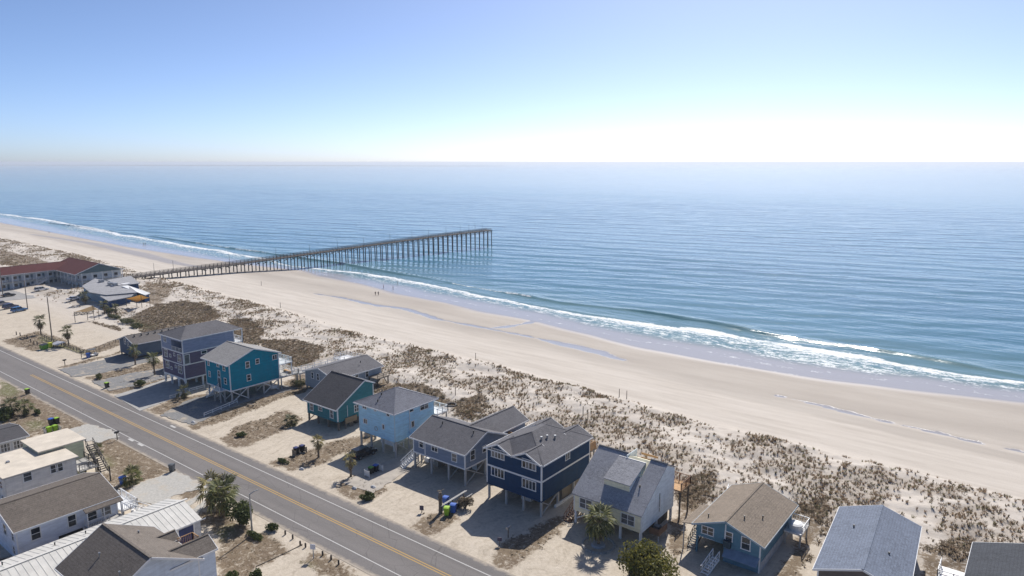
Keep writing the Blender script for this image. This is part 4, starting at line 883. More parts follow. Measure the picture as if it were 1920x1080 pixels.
# ---- long white metal roof
h = House('metal_roof_house', 'long low white house with ribbed white metal roof by the palms', 'house', -95.4,-87.0,14.0,43.6)
x0,x1,y0,y1 = h.x0,h.x1,h.y0,h.y1; zE, zRg = 2.85, 4.1
h.walls(0,2.8,siding('siding_white', (.55,.56,.58)),'y',3.95,0); W0 = .72; n = int((y1-y0+1.2)/W0)
for sgn in (-1, 1):
    pm = MB(); e = (x1+.5)*sgn
    pm.prism([(0,-.3585,zRg-.05),(e,-.3585,zE-.05),(e,-.3585,zE),(0,-.3585,zRg)] if sgn < 0 else [(0,-.3585,zRg-.05),(0,-.3585,zRg),(e,-.3585,zE),(e,-.3585,zE-.05)],(0,.717,0))
    sm = MB().beam((0,-.36,zRg+.005),(e,-.36,zE+.005),.035,.05)
    pme = pm.mesh('roof_panel', SHEETM); sme = sm.mesh('seam', SHEETM2)
    for k in range(n):
        o = put('roof_panel', pme, h.r, (0, y0-.6+W0*(k+.5), 0)); put('seam', sme, o)
h.part('ridge_cap', MB().beam((0,y0-.6,zRg+.03),(0,y1+.55,zRg+.03),.4,.06), SHEETM)
h.part('eave_trim', MB().box(x1+.5,y0-.6,zE-.16,x1+.53,y1+.55,zE-.02), TRIM)
BD = plain('blue_door', (.015,.035,.13), .5); h.part('door', MB().box(x1+.003,y1-3.0,.1,x1+.05,y1-1.0,2.3), BD); h.part('door_frame', MB().box(x1+.002,y1-1.0,0,x1+.06,y1-.85,2.4).box(x1+.002,y1-3.15,0,x1+.06,y1-3.0,2.4), WHITE)
for yy in (y0+9,y0+14.5,y0+18.): h.vent(-2.2,yy,3.45,.35,.07)

# ---- big brown complex roof at the bottom
h = House('brown_gable_house', 'pale blue house with steep brown shingle cross gables at bottom left', 'house', -85.0,-74.1,27.0,36.6)
x0,x1,y0,y1 = h.x0,h.x1,h.y0,h.y1; PB = siding('siding_powder_blue', (.62,.69,.77)); RB = shingle('shingle_warm_brown', (.15,.13,.112), 0, .34); YR = 31.2-h.oy; zE, zRg = 5.3, 7.9
h.walls(0,5.45,PB,'x',7.8,YR,5.12); h.corners(0,5.0,.12)
h.gable('x',x0-.5,x1+.45,y0-1.2,4.75,YR,zRg,y1+.4,zE-.35,RB,.14)
h.walls(0,5.2,PB,'y',6.3,x1-1.9,name='wing_wall',rect=(x1-3.8,x1-.002,y1+.002,38.6-h.oy)); h.gable('y',33.3-h.oy,38.9-h.oy,x1-4.1,5.1,x1-1.9,6.4,x1+.04,5.25,RB,.12,TRIM,'wing_roof')
h.gable('y',34.6-h.oy,37.4-h.oy,x1-8.0,5.1,x1-6.9,5.9,x1-5.8,5.1,RB,.1,TRIM,'dormer_roof')
h.deck(x1-5.7,x1-4.2,y1+.3,38.9-h.oy,4.2,WOODN,True,WOODN); h.railing([(x1-5.7,38.9-h.oy),(x1-4.3,38.9-h.oy)],4.2,1.1,WOODN,.2); h.railing([(x1-5.7,y1+.5),(x1-5.7,38.9-h.oy)],4.2,1.1,WOODN,.2)
for a,bb in ((x0+4.2,YR-2.4),(x0+2.6,YR+2.6),(x1-1.3,YR-2.6)): h.vent(a,bb,zRg-abs(bb-YR)*.58,.4,.09,METAL)
# ---- dark roofed house at the far left
h = House('dark_roof_house', 'white house with flat dark grey roof at the left edge behind the bins', 'house', -147.5,-138.6,28.0,40.0)
x0,x1,y0,y1 = h.x0,h.x1,h.y0,h.y1
h.walls(0,3.0,siding('siding_white', (.55,.56,.58)),'y',3.6,0); h.gable('y',y0-.3,y1+.4,x0-.4,2.95,0,3.75,x1+.4,2.95,R_DARK)
for k in range(2): win(h.r,'R',y1-3.2+k*1.9,x1,1.75,1.3,1.3,3,2,5)

# ================================================================== motel with red roof
h = House('motel', 'two-storey white motel with long dark red roof and open galleries', 'motel', -334.0,-306.5,74.0,129.5)
MW = siding('siding_motel_white', (.60,.64,.66)); MG = siding('siding_motel_green', (.10,.15,.165)); L = h.L
ax0, ay0 = L(-336.0, 70.0); ax1, ay1 = L(-328.2, 112.5); bx0, by0 = L(-336.0,112.5); bx1, by1 = L(-307.5,129.5)
h.part('wall', MB().box(ax0,ay0,0,ax1,ay1,6.0), MW); h.part('wing_wall', MB().prism([(bx0,by0+1.6,0),(bx0,by1,0),(bx0,by1,6.0),(bx0,(by0+by1)/2,9.3),(bx0,by0+1.6,6.7)],(bx1-bx0,0,0)), MW)
h.gable('y',ay0,ay1+6,ax0-2.2,6.05,(ax0+ax1)/2+.8,8.7,ax1+2.0,6.05,R_RED)
h.gable('x',bx0,bx1+1.3,by0-.9,6.0,(by0+by1)/2,9.5,by1+.9,6.0,R_RED,.16,TRIM,'wing_roof')
h.part('gable_wall', MB().prism([(bx1+1.0,by0-.3,6.05),(bx1+1.0,by1+.3,6.05),(bx1+1.0,(by0+by1)/2,9.2)],(.1,0,0)), MG)
for z in (.05,3.0):   # galleries
    h.part('gallery', MB().box(ax1,ay0,z-.15,ax1+1.8,ay1,z), CONC); h.part('gallery', MB().box(ax1+1.8,by0-.4,z-.15,bx1+1.2,by0+1.6,z), CONC); h.part('gallery', MB().box(bx1,by0+1.6,z-.15,bx1+1.2,by1,z), CONC)
h.railing([(ax1+1.75,ay0),(ax1+1.75,ay1)],3.0,1,WHITE,0); h.railing([(ax1+1.8,by0-.35),(bx1+1.15,by0-.35),(bx1+1.15,by1)],3.0,1,WHITE,0)
k = 0; y = ay0+1.2
while y < ay1-1:
    h.part('column', MB().box(ax1+1.65,y-.12,0,ax1+1.85,y+.12,6.0), WHITE)
    for z in (1.3,4.3): win(h.r,'R',y+1.5,ax1,z,1.2,1.2,1,1); 
    for z in (1.05,4.05): h.part('door', MB().box(ax1+.004,y+2.7,z-1,ax1+.04,y+3.5,z+1), plain('motel_door', (.06,.12,.17), .6))
    y += 4.2
x = ax1+2.2
while x < bx1+1.2:
    h.part('column', MB().box(x-.12,by0-.36,0,x+.12,by0-.18,6.0), WHITE)
    for z in (1.3,4.3):
        win(h.r,'F',x+1.7,by0+1.6,z,1.1,1.2,1,1)
    x += 3.6
for yy in np.linspace(by0+1.5,by1,5): h.part('column', MB().box(bx1+1.1,yy-.12,0,bx1+1.3,yy+.12,6.1), WHITE)
for yy in np.linspace(by0+3,by1-2,4):
    for z in (1.3,4.3): win(h.r,'R',yy,bx1,z,1.4,1.3,1,1)
h.stairs((ax1+2.4,ay1-4.,3.0),(ax1+2.4,ay1-10.,.05),1.4,16,WHITE)

# ================================================================== pier restaurant
h = House('pier_restaurant', 'low blue restaurant with several pale grey roofs at the foot of the pier', 'restaurant', -287.0,-253.0,101.0,122.0)
RBW = siding('siding_royal_blue', (.02,.065,.17)); RLB = siding('siding_sky_blue', (.22,.33,.42)); L = h.L
def roof_px(name, pts, mat, t=.25): 
    v = [(*L(*at(x, y, z)), z) for x, y, z in pts]; return h.part(name, MB().slab(v, t), mat)
roof_px('roof', [(153.5,536,4.4),(178,522,5.0),(238,534,5.0),(258,548,4.4),(199,553,4.0),(168,548,4.2)], R_PALE)
roof_px('porch_roof', [(187,555,3.6),(255,547.6,4.2),(245,556,3.5),(203,564.5,3.1)], R_PALE)
roof_px('rear_roof', [(200,525,5.2),(245.5,517,5.4),(262,531,4.6),(222,535,4.9)], R_PALE)
roof_px('side_roof', [(228,536.5,5.0),(240,535,5.0),(282,549.5,3.6),(272,553,3.4),(258,547.8,4.1)], WHITE)
def wall_px(name, pts, z0, z1, mat):
    v = [(*L(*at(x, y, z)), z0) for x, y, z in pts]; return h.part(name, MB().prism(v, (0,0,z1-z0)), mat)
wall_px('wall', [(156,536,4.),(178,523.5,4.),(238,535,4.),(256,548,4.),(199,552,4.),(169,547,4.)], 0, 3.95, RLB)
wall_px('porch_wall', [(192,556,3.2),(252,549.5,3.2),(243,556,3.2),(205,563,3.2)], 0, 3.0, RBW)
wall_px('rear_wall', [(203,526,4.5),(244,519,4.5),(259.5,531,4.5),(224,534.5,4.5)], 0, 4.5, RBW)
wall_px('side_wall', [(238,537.5,3.4),(279,550,3.4),(271,552,3.4),(255,547.5,3.4)], 0, 3.3, RBW)
gx_, gy_ = L(*at(205,563,3)); ex_, ey_ = L(*at(243,556,3))
for k in range(6):
    t = (k+.3)/6; X_ = gx_+(ex_-gx_)*t; Y_ = gy_+(ey_-gy_)*t; h.part('post', MB().box(X_-.12,Y_-.35,0,X_+.12,Y_-.12,3.0), WHITE)
    if k in (1,3,4): h.part('window', MB().beam((X_+.3,Y_-.06,1.6),(X_+.3+(ex_-gx_)/9,Y_-.06+(ey_-gy_)/9,1.6),.06,1.3), GLASS)
for (px,py) in ((190,527),(207,532),(215,533)): a, bb = L(*at(px,py,5.2)); h.part('roof_unit', MB().box(a-.9,bb-.7,4.6,a+.9,bb+.7,5.7), METAL)
a, bb = L(*at(230,532,4.9)); h.part('white_awning', MB().box(a-1,bb-4,4.5,a+1,bb+2.5,4.9), WHITE)
x_, y_ = L(*at(165,565)); h.part('side_porch', MB().box(x_-5,y_-2.2,0,x_+3,y_+2.6,.5), POSTM); h.railing([(x_-5,y_-2.2),(x_+3,y_-2.2)],.5,1,WHITE,0); h.railing([(x_-5,y_-2.2),(x_-5,y_+2.6)],.5,1,WHITE,0)
# shade sails
def sail(label, corners, base, mat):
    c = [(*at(x, y, z), z) for x, y, z in corners]; ox = sum(p[0] for p in c)/len(c); oy = sum(p[1] for p in c)/len(c)
    t = thing('shade_sail', label, 'shade sail', (ox, oy, 0), 0, 'shade sails at the restaurant'); n = 10; mb = MB(); P4 = [Vector((p[0]-ox,p[1]-oy,p[2])) for p in c]
    vs = []
    for i in range(n+1):
        for j in range(n+1):
            u, v = i/n, j/n; p = P4[0]*(1-u)*(1-v)+P4[1]*u*(1-v)+P4[2]*u*v+P4[3]*(1-u)*v
            cx = sum((q for q in P4), Vector())/4; k = (4*u*(1-u))*.09+(4*v*(1-v))*.09; e = max(abs(u-.5),abs(v-.5))*2
            p = p+(cx-p)*k*(.6+.4*e); p.z -= .5*math.sin(math.pi*u)*math.sin(math.pi*v); vs.append(p)
    top = mb.add(vs, [(i*(n+1)+j,(i+1)*(n+1)+j,(i+1)*(n+1)+j+1,i*(n+1)+j+1) for i in range(n) for j in range(n)])
    mb.add([p-Vector((0,0,.02)) for p in vs], [(i*(n+1)+j+1,(i+1)*(n+1)+j+1,(i+1)*(n+1)+j,i*(n+1)+j) for i in range(n) for j in range(n)])
    mb.build('sail_cloth', mat, t)
    for p in P4: MB().tube([(p.x,p.y,-.2),(p.x,p.y,p.z+.15)], .09, 8).build('mast', WOODD, t)
sail('yellow-tan shade sail over the restaurant terrace', [(236,560,3.6),(264,552.5,5.6),(280,558,3.6),(256,566.5,3.0)], 0, leafmat('sail_yellow', (.58,.38,.12), (.66,.45,.16), (.72,.5,.2), .5))
sail('pale sand-coloured shade sail over the parking side tables', [(139,585,3.4),(174,573,4.8),(184,580,3.2),(163,584.5,2.8)], 0, leafmat('sail_sand', (.58,.47,.31), (.66,.54,.36), (.7,.58,.4), .4))
# terrace tables under the sails
for j, (px, py, lab) in enumerate([(146,590,'dark picnic table under the sand-coloured sail, nearest its left mast'),(158,589,'dark picnic table in the middle under the sand-coloured sail'),(170,588,'dark picnic table at the right under the sand-coloured sail'),(246,570,'dark picnic table under the yellow sail, left one'),(262,569,'dark picnic table under the yellow sail, right one')]):
    x, y = at(px, py); t = thing('picnic_table', lab, 'table', (x, y, gz(x, y)), random.random(), 'terrace tables')
    MB().box(-1,-.4,.7,1,.4,.76).build('table_top', WOODD, t)
    for sg in (-1,1): MB().box(-1,sg*.75-.13,.42,1,sg*.75+.13,.46).build('bench', WOODD, t)
    for sg in (-.7,.7): MB().beam((sg,-.7,0),(sg,.3,.7),.08).beam((sg,.7,0),(sg,-.3,.7),.08).beam((sg,-.8,.4),(sg,.8,.4),.06).build('leg', WOODD, t)

# ================================================================== pier
PX0, PY0, PX1, PY1 = -311.0, 121.0, -282.7, 341.3
plen = math.hypot(PX1-PX0, PY1-PY0); prz = math.atan2(-(PX1-PX0), PY1-PY0)
pier = thing('fishing_pier', 'long wooden fishing pier on slender piles running out over the sea', 'pier', (PX0, PY0, 0), prz)
def dz(s): Y = PY0+(PY1-PY0)*s/plen; return float(np.interp(Y, [121,139,180,220,260,300,345],[1.6,1.9,3.0,4.4,5.9,7.2,8.0]))
PW = 1.9; TW = plain('pier_timber', (.075,.058,.05), .85, .3, 1.5); TD = plain('pier_pile_timber', (.055,.06,.065), .85, .3, 1.)
SP = 3.65; nb = int(plen/SP); secs = [k*SP for k in range(nb+1)]+[plen]
for a, c in zip(secs, secs[1:]):
    if c-a < .3: continue
    MB().prism([(-PW-.25,a+.01,dz(a)-.12),(PW+.25,a+.01,dz(a)-.12),(PW+.25,a+.01,dz(a)),(-PW-.25,a+.01,dz(a))],(0,c-a-.02,dz(c)-dz(a))).build('deck_section', TW, pier)
    for sg in (-1,1):
        r = MB(); x = sg*(PW+.15)
        for hh in (.4,.75,1.1): r.beam((x,a,dz(a)+hh),(x,c,dz(c)+hh),.08,.13)
        for t in (0,.5): r.beam((x,a+(c-a)*t,dz(a)-.2),(x,a+(c-a)*t,dz(a)+1.2),.15)
        r.build('railing', TW, pier)
for k, s in enumerate(secs[3:]):
    z = dz(s); X = PX0+(PX1-PX0)*s/plen; Y = PY0+(PY1-PY0)*s/plen; g = min(gz(X, Y), -1.)-1.5 if Y > 132 else -.5
    MB().box(-PW-.5,s-.12,z-.5,PW+.5,s+.12,z-.15).build('cap_beam', TD, pier)
    for sg in (-1,1): MB().tube([(sg*(PW+.12),s,g),(sg*(PW-.1),s,z-.4)],[.27,.24],8).build('pile', TD, pier)
    if z > 2.5: MB().beam((-PW,s+.2,z-2.2 if z > 3.2 else z-1.4),(PW,s+.2,z-.5),.12,.2).beam((PW,s+.32,z-2.2 if z > 3.2 else z-1.4),(-PW,s+.32,z-.5),.12,.2).build('cross_brace', TD, pier)
    if z > 2.5 and k % 1 == 0:
        for sg in (-1,1): MB().beam((sg*PW,s,z-1.3),(sg*PW,s+1.2,z-.3),.1,.16).beam((sg*PW,s,z-1.3),(sg*PW,s-1.2,z-.3),.1,.16).build('knee_brace', TD, pier)
for sg in (-1,1): 
    for a, c in zip(secs, secs[1:]):
        if c-a > .3: MB().beam((sg*PW*.8,a,dz(a)-.27),(sg*PW*.8,c,dz(c)-.27),.2,.34).build('stringer', TD, pier)
for s in (22,30,55,78,96,112,128,145,160,172,185,196,203,208,214):
    MB().tube([(PW+.2,s,dz(s)),(PW+.2,s,dz(s)+5.2)],[.09,.06],6).beam((PW+.2,s,dz(s)+5.15),(PW-.5,s,dz(s)+5.25),.06).build('lamp_pole', TD, pier)
for s in (90,118,150,176,190,200,210): MB().box(-PW+.1,s-.9,dz(s)+.4,-PW+.5,s+.9,dz(s)+.46).box(-PW+.05,s-.9,dz(s)+.05,-PW+.1,s-.8,dz(s)+.9).build('bench', TW, pier)

# ================================================================== plants
LEAF_D = leafmat('leaf_dark_green', (.022,.032,.012), (.055,.075,.022), (.13,.15,.045))
LEAF_O = leafmat('leaf_olive', (.04,.045,.02), (.09,.10,.04), (.20,.19,.09))
LEAF_P = leafmat('palm_leaf', (.045,.055,.02), (.11,.125,.045), (.27,.26,.11), .3)
LEAF_Y = leafmat('palm_leaf_yellowed', (.10,.09,.035), (.22,.19,.075), (.40,.34,.16), .3)
LEAF_B = leafmat('palm_leaf_dry', (.09,.065,.04), (.20,.15,.095), (.36,.29,.2), .2)
BARK = plain('palm_bark', (.16,.125,.095), .9, .35, 4.)
def np_mesh(name, V, Fc, m, colr=None):
    me = bpy.data.meshes.new(name); n = Fc.shape[1]
    me.vertices.add(len(V)); me.vertices.foreach_set('co', V.reshape(-1).astype(np.float32)); me.loops.add(Fc.size); me.loops.foreach_set('vertex_index', Fc.reshape(-1).astype(np.int32))
    me.polygons.add(len(Fc)); me.polygons.foreach_set('loop_start', np.arange(0, Fc.size, n, dtype=np.int32)); me.update(calc_edges=True); me.materials.append(m)
    if colr is not None: color_attr(me, 'tint', colr[:, 0], colr[:, 1], colr[:, 2])
    return me
def foliage(lobes, n, size, m, seed):
    """leaf-sized quads through ellipsoid lobes (cx,cy,cz,rx,ry,rz)"""
    r = np.random.default_rng(seed); w = np.array([l[3]*l[4]+l[3]*l[5] for l in lobes]); pick = r.choice(len(lobes), n, p=w/w.sum()); L = np.array(lobes)[pick]
    d = r.normal(size=(n,3)); d /= np.linalg.norm(d, axis=1)[:, None]; rad = r.uniform(.55, 1.06, n)**.7; c = L[:, :3]+d*L[:, 3:]*rad[:, None]
    c[:, 2] = np.maximum(c[:, 2], .05)
    a = r.normal(size=(n,3)); a /= np.linalg.norm(a, axis=1)[:, None]; b2 = np.cross(a, d+.6*r.normal(size=(n,3))); b2 /= np.maximum(np.linalg.norm(b2, axis=1), 1e-6)[:, None]
    s = size*r.uniform(.6, 1.4, n)[:, None]; V = np.stack([c-a*s, c-b2*s*.55, c+a*s, c+b2*s*.55], 1).reshape(-1, 3)
    return np_mesh('foliage', V, np.arange(4*n).reshape(n, 4), m)
def bush(name, label, px, py, rx, ry, h, m, n=700, size=.14, seed=1, cat='bush', group=None, lobes=6, z=None, loc=None):
    x, y = loc or at(px, py); r = random.Random(seed)
    t = thing(name, label, cat, (x, y, gz(x, y) if z is None else z), 0, group); ls = []
    for k in range(lobes):
        a = r.uniform(0, 6.28); q = r.uniform(.2, .62); f = r.uniform(.35, .6); ls.append((math.cos(a)*rx*q, math.sin(a)*ry*q, h*r.uniform(.35,.68), rx*f, ry*f, h*r.uniform(.28,.42)))
    me = foliage(ls, n, size, m, seed); o = bpy.data.objects.new('foliage', me); col.objects.link(o); o.parent = t
    tb = MB()
    for k in range(4): l = ls[k % len(ls)]; tb.tube([(l[0]*.1,l[1]*.1,-.1),(l[0]*.5,l[1]*.5,l[2]*.6),(l[0],l[1],l[2])],[.05*h,.03*h,.01*h],6)
    tb.build('trunk', BARK, t); return t
# fan frond: arched stalk plus a fan of blades, built along +X
def frond_mesh(L, droop, m, nm='frond', nbl=11, seed=0):
    r = random.Random(seed); mb = MB(); st = []
    for k in range(5): t = k/4; st.append(Vector((L*.5*t, 0, L*.5*(.5*t-droop*t*t))))
    mb.tube(st, [.028,.024,.02,.016,.012], 4, False); e = st[-1]; d = (st[-1]-st[-2]).normalized()
    for k in range(nbl):
        a = math.radians(-105+210*k/(nbl-1)); ll = L*.55*(.65+.35*math.cos(a*.8))*r.uniform(.85,1.1); s = Vector((0,1,0)); up = s.cross(d)*-1
        dr = d*math.cos(a)+s*math.sin(a); mid = e+dr*ll*.55-Vector((0,0,ll*.06)); tip = e+dr*ll*.95-Vector((0,0,ll*(.22+.5*droop*r.random()))); w = Vector((-dr.y,dr.x,0)).normalized()*(L*.045)
        mb.add([e, mid+w, tip, mid-w], [(0,1,2,3)])
    return mb.mesh(nm, m)
FR = {}
def palm(name, label, px, py, h, R, nf=24, m=LEAF_P, dry=6, lean=0., seed=0, loc=None, z=None, group='palm trees', rtrunk=.17):
    x, y = loc or at(px, py); r = random.Random(seed); t = thing(name, label, 'palm', (x, y, gz(x, y) if z is None else z), 0, group)
    pts = [(lean*(k/6)**2, 0, -.2+(h+.2)*k/6) for k in range(7)]; mb = MB().tube(pts, [rtrunk*1.35,rtrunk*1.05]+[rtrunk]*3+[rtrunk*1.1,rtrunk*.8], 9)
    for k in range(10): zz = h*(.25+.07*k); a = k*2.4; mb.beam((lean*(zz/h)**2,0,zz),(lean*(zz/h)**2+math.cos(a)*rtrunk*1.5,math.sin(a)*rtrunk*1.5,zz+.16),.07,.04)
    mb.build('trunk', BARK, t)
    for k in range(nf):
        isdry = k >= nf-dry; mm = LEAF_B if isdry else m; dro = .95 if isdry else [.25,.5,.75][k % 3]; key = (round(R,1),dro,mm.name,k % 2)
        if key not in FR: FR[key] = frond_mesh(R, dro, mm, seed=k)
        o = put('frond', FR[key], t, (lean, 0, h-.05), k*2.399+r.uniform(-.3,.3)); el = (-.9 if isdry else [.75,.35,-.05][k % 3])+r.uniform(-.15,.15)
        o.rotation_euler = (0, -el, o.rotation_euler.z); s = r.uniform(.85,1.12); o.scale = (s,s,s)
    return t
palm('palm_tree','small bright palm beside the bin corral near the green house',597.5,857.5,2.9,1.5,20,LEAF_Y,3,seed=1)
palm('palm_tree','slim yellowing palm standing in front of the light blue house',658,893,2.9,1.5,18,LEAF_Y,5,seed=2)
palm('palm_tree','palm rising before the dark wall left of the purple house',254,684,3.9,1.8,22,LEAF_P,7,seed=3)
palm('palm_tree','palm beside the front left corner of the purple house',290,703,4.2,2.0,22,LEAF_P,6,seed=4)
palm('palm_tree','low shaggy palm by the white rail in front of the purple house',345,746,1.6,1.9,24,LEAF_O,12,seed=5)
palm('palm_tree','large full palm in a round bed before the pale yellow house',1122,1022,3.6,2.5,34,LEAF_P,10,seed=6,rtrunk=.2)
palm('palm_tree','dark palm beside the tall utility pole at the sandy lot',77,627,4.2,2.3,24,LEAF_O,10,seed=7)
palm('palm_tree','dark palm at the lot fence, right of the utility pole',129,648,4.2,2.2,24,LEAF_O,10,seed=8)
palm('palm_tree','palm against the restaurant front left of the shade sail',160,572,3.0,2.4,22,LEAF_O,6,seed=9)
palm('palm_tree','palm at the restaurant corner right of the sand-coloured sail',196,590,3.2,2.0,20,LEAF_O,5,seed=10)
palm('palm_tree','palm growing before the restaurant porch',218,592,2.4,1.8,18,LEAF_O,4,seed=11)
palm('palm_tree','dry leaved palm, leftmost of the roadside clump by the metal roof',398,950,3.0,2.6,30,LEAF_Y,14,seed=12)
palm('palm_tree','green palm in the middle of the roadside clump by the metal roof',418,968,3.2,2.7,32,LEAF_P,12,seed=13)
palm('palm_tree','grey-green palm of the roadside clump nearest the road',425,950,3.0,2.5,28,LEAF_O,10,seed=14)
palm('palm_tree','low palm bush beside the blue bin in the dry lawn',247,905,1.1,2.0,30,LEAF_P,8,seed=15)
palm('palm_tree','palm at the right of the thicket on the left edge',48,778,1.9,2.0,24,LEAF_P,6,seed=16)
palm('palm_tree','palm in the middle of the thicket on the left edge',22,780,2.2,2.2,24,LEAF_O,6,seed=17)
palm('palm_tree','bushy palm on the brown patch between the teal and green houses',547,797,.8,1.7,26,LEAF_O,4,seed=18)
palm('palm_tree','small palm sprouting in the litter left of the stairs of the cream block',182,850,.7,1.6,18,LEAF_O,6,seed=19)
palm('palm_tree','brown withered palm with bare trunk beside the blue bins',826,962,3.2,.9,14,LEAF_B,12,seed=20,rtrunk=.26)
bush('shrub','rounded dark green shrub in the sandy bed near the white bin corral',686,935,1.5,1.2,1.1,LEAF_D,900,.13,21,group='shrubs')
bush('shrub','wide dark shrub before the purple house drive',262,724,2.2,1.2,1.4,LEAF_D,1000,.15,22,group='shrubs')
bush('shrub','small shrub on the dry strip between the two grey drives',186,710,1.4,.8,1.3,LEAF_O,600,.14,23,group='shrubs')
bush('shrub','bright green low shrub at the edge of the brown patch left of the palm bush',452,818,1.3,.9,.7,LEAF_D,700,.12,24,group='shrubs')
bush('shrub','low dark shrub beside the small bin corral',532,868,1.6,.7,.6,LEAF_D,700,.11,25,group='shrubs')
bush('shrub','grey green shrub under the boardwalk of the teal house',563,724,2.2,1.8,1.7,LEAF_O,1100,.15,26,group='shrubs')
bush('shrub','tall dry shrub behind the blue bins',872,952,1.3,1.2,1.9,LEAF_B,1200,.12,27,group='shrubs')
bush('shrub','green ground shrub at the foot of the grey street pole',478,1008,1.8,1.0,.8,LEAF_D,900,.12,28,group='shrubs')
bush('shrub','leafy shrub to the right of the street pole nearest the road',510,996,1.3,1.0,1.1,LEAF_D,900,.12,29,group='shrubs')
bush('shrub','dark shrub cut by the bottom edge, left one of the pair',435,1090,1.2,.9,1.2,LEAF_D,800,.14,30,group='shrubs')
bush('shrub','dark shrub cut by the bottom edge, right one of the pair',478,1088,1.1,.9,1.3,LEAF_D,800,.14,31,group='shrubs')
bush('thicket','dense dark green thicket on the left edge beside the road',8,785,3.0,2.2,2.4,LEAF_D,2600,.16,32,'thicket',lobes=9)
bush('shrub','dark low shrub at the right end of the left edge thicket',74,776,1.5,.9,.9,LEAF_D,800,.13,33,group='shrubs')
bush('evergreen_tree','large rounded dark olive tree at the bottom between two houses',1218,1088,3.9,3.2,4.3,leafmat('leaf_olive_green', (.03,.04,.01), (.10,.11,.025), (.26,.23,.06), .4),7500,.17,34,'tree',lobes=16)
x, y = at(452,985); bush('pine_tree','dark green small tree with bare trunk beside the street pole',0,0,2.2,2.0,3.6,LEAF_D,2600,.16,35,'tree',lobes=9,loc=(x,y))
for k, (px, py, rx) in enumerate([(212,597,4),(238,606,4.5),(258,614,3.5),(205,588,2.5)]):
    bush('shrub',['grey green shrub below the restaurant, second from the left','large grey green shrub in the middle of the row below the restaurant','grey green shrub at the right end of the row below the restaurant','small grey green shrub at the left end of the row below the restaurant'][k],px,py,rx,1.8,1.3,LEAF_O,900,.2,40+k,group='shrubs')

# ------------------------------------------------------------------ dune grass and dry scrub (uncountable)
def tufts(name, P, rad, hgt, nb, cols, seed, wid=.035):
    r = np.random.default_rng(seed); n = len(P); N_ = n*nb
    base = np.repeat(P, nb, 0); R_ = np.repeat(rad, nb); H_ = np.repeat(hgt, nb); a = r.uniform(0, 2*np.pi, N_); q = np.sqrt(r.uniform(0, 1, N_))
    b0 = base+np.stack([np.cos(a)*q*R_*.45, np.sin(a)*q*R_*.45, np.zeros(N_)-.05], -1); lean = r.uniform(.2, 1.05, N_)
    tip = b0+np.stack([np.cos(a)*R_*lean+.12*H_, np.sin(a)*R_*lean-.1*H_, H_*r.uniform(.55, 1.05, N_)], -1)
    p = a+np.pi/2+r.uniform(-.6, .6, N_); w = (wid*r.uniform(.7, 1.6, N_)*np.maximum(1, R_*1.6))[:, None]*np.stack([np.cos(p), np.sin(p), np.zeros(N_)], -1)
    mid = (b0+tip)/2+np.stack([np.zeros(N_)]*2+[H_*.12], -1)
    V = np.stack([b0-w, b0+w, mid+w*.8, tip, mid-w*.8], 1).reshape(-1, 3); o = np.arange(N_)*5
    Fc = np.stack([o, o+1, o+2, o+3, o+4], -1)
    ck = r.integers(0, len(cols), n); cc = np.repeat(np.array(cols)[ck], nb, 0)*r.uniform(.7, 1.3, N_)[:, None]
    m = MATS.get('grass_blades')
    if m is None:
        m, nt, b = nmat('grass_blades'); vc = nt.nodes.new('ShaderNodeVertexColor'); vc.layer_name = 'tint'; nt.links.new(vc.outputs[0], b.inputs['Base Color']); b.inputs['Roughness'].default_value = .8; b.inputs['Specular IOR Level'].default_value = .15
        t = nt.nodes.new('ShaderNodeBsdfTranslucent'); nt.links.new(vc.outputs[0], t.inputs['Color']); ms = nt.nodes.new('ShaderNodeMixShader'); ms.inputs[0].default_value = .32
        nt.links.new(b.outputs[0], ms.inputs[1]); nt.links.new(t.outputs[0], ms.inputs[2]); nt.links.new(ms.outputs[0], nt.nodes['Material Output'].inputs['Surface']); MATS['grass_blades'] = m
    me = np_mesh(name, V, Fc, m, np.repeat(cc, 5, 0)); o = bpy.data.objects.new(name, me); col.objects.link(o); o['kind'] = 'stuff'; return o
OBST = [(-64.5,-53,75,93),(-81,-67,75,95),(-97,-84,76,92),(-113.5,-102,78,89.5),(-131,-115,91,106),(-144,-129.5,74,110),(-160,-149,73,95),(-193.5,-183,78,94),(-51,-37,77,92),(-36,-21,80,98),(-20.5,-7,79,99),(-8,8,83,99),(-340,-304,70,132),(-290,-248,98,124),(-171,-164,79,87)]
def clear(x, y):
    ok = np.ones(len(x), bool)
    for a, b_, c, d in OBST: ok &= ~((x > a) & (x < b_) & (y > c) & (y < d))
    pd = np.abs((x-PX0)-(PX1-PX0)*(y-PY0)/(PY1-PY0)); return ok & ~((pd < 2.3) & (y > 120))
r = np.random.default_rng(11)
n0 = 200000; x = np.concatenate([r.uniform(-240, 6, n0//2), r.uniform(-620, -240, n0//2)]); y = r.uniform(88, 165, n0)
D = dune_edge(x); t = (y-95)/(D-95)
dens = sstep(-.02, .12, t)*(1-sstep(.95, 1.02, t))
clump = fbm(x*.16, y*.16, 101, 4); patch = fbm(x*.035, y*.06, 131, 3)
prob = dens*(.16+.84*sstep(.40, .60, clump))*(.34+.66*sstep(.34, .55, patch))*.48
prob = np.where(x < -240, prob*.75, prob); prob += .25*dens*sstep(.8, .9, t)*sstep(.45, .6, clump)
keep = (r.uniform(size=n0) < prob) & clear(x, y); x = x[keep]; y = y[keep]
P_ = np.stack([x, y, ground_z(x, y)], -1); rad = r.uniform(.12, .34, len(x))*(1+.7*(r.uniform(size=len(x)) > .88)); hg = r.uniform(.26, .62, len(x))
DUNEC = [(.30,.215,.14),(.36,.265,.175),(.26,.195,.125),(.46,.35,.235),(.33,.235,.155),(.26,.235,.13),(.21,.175,.105)]
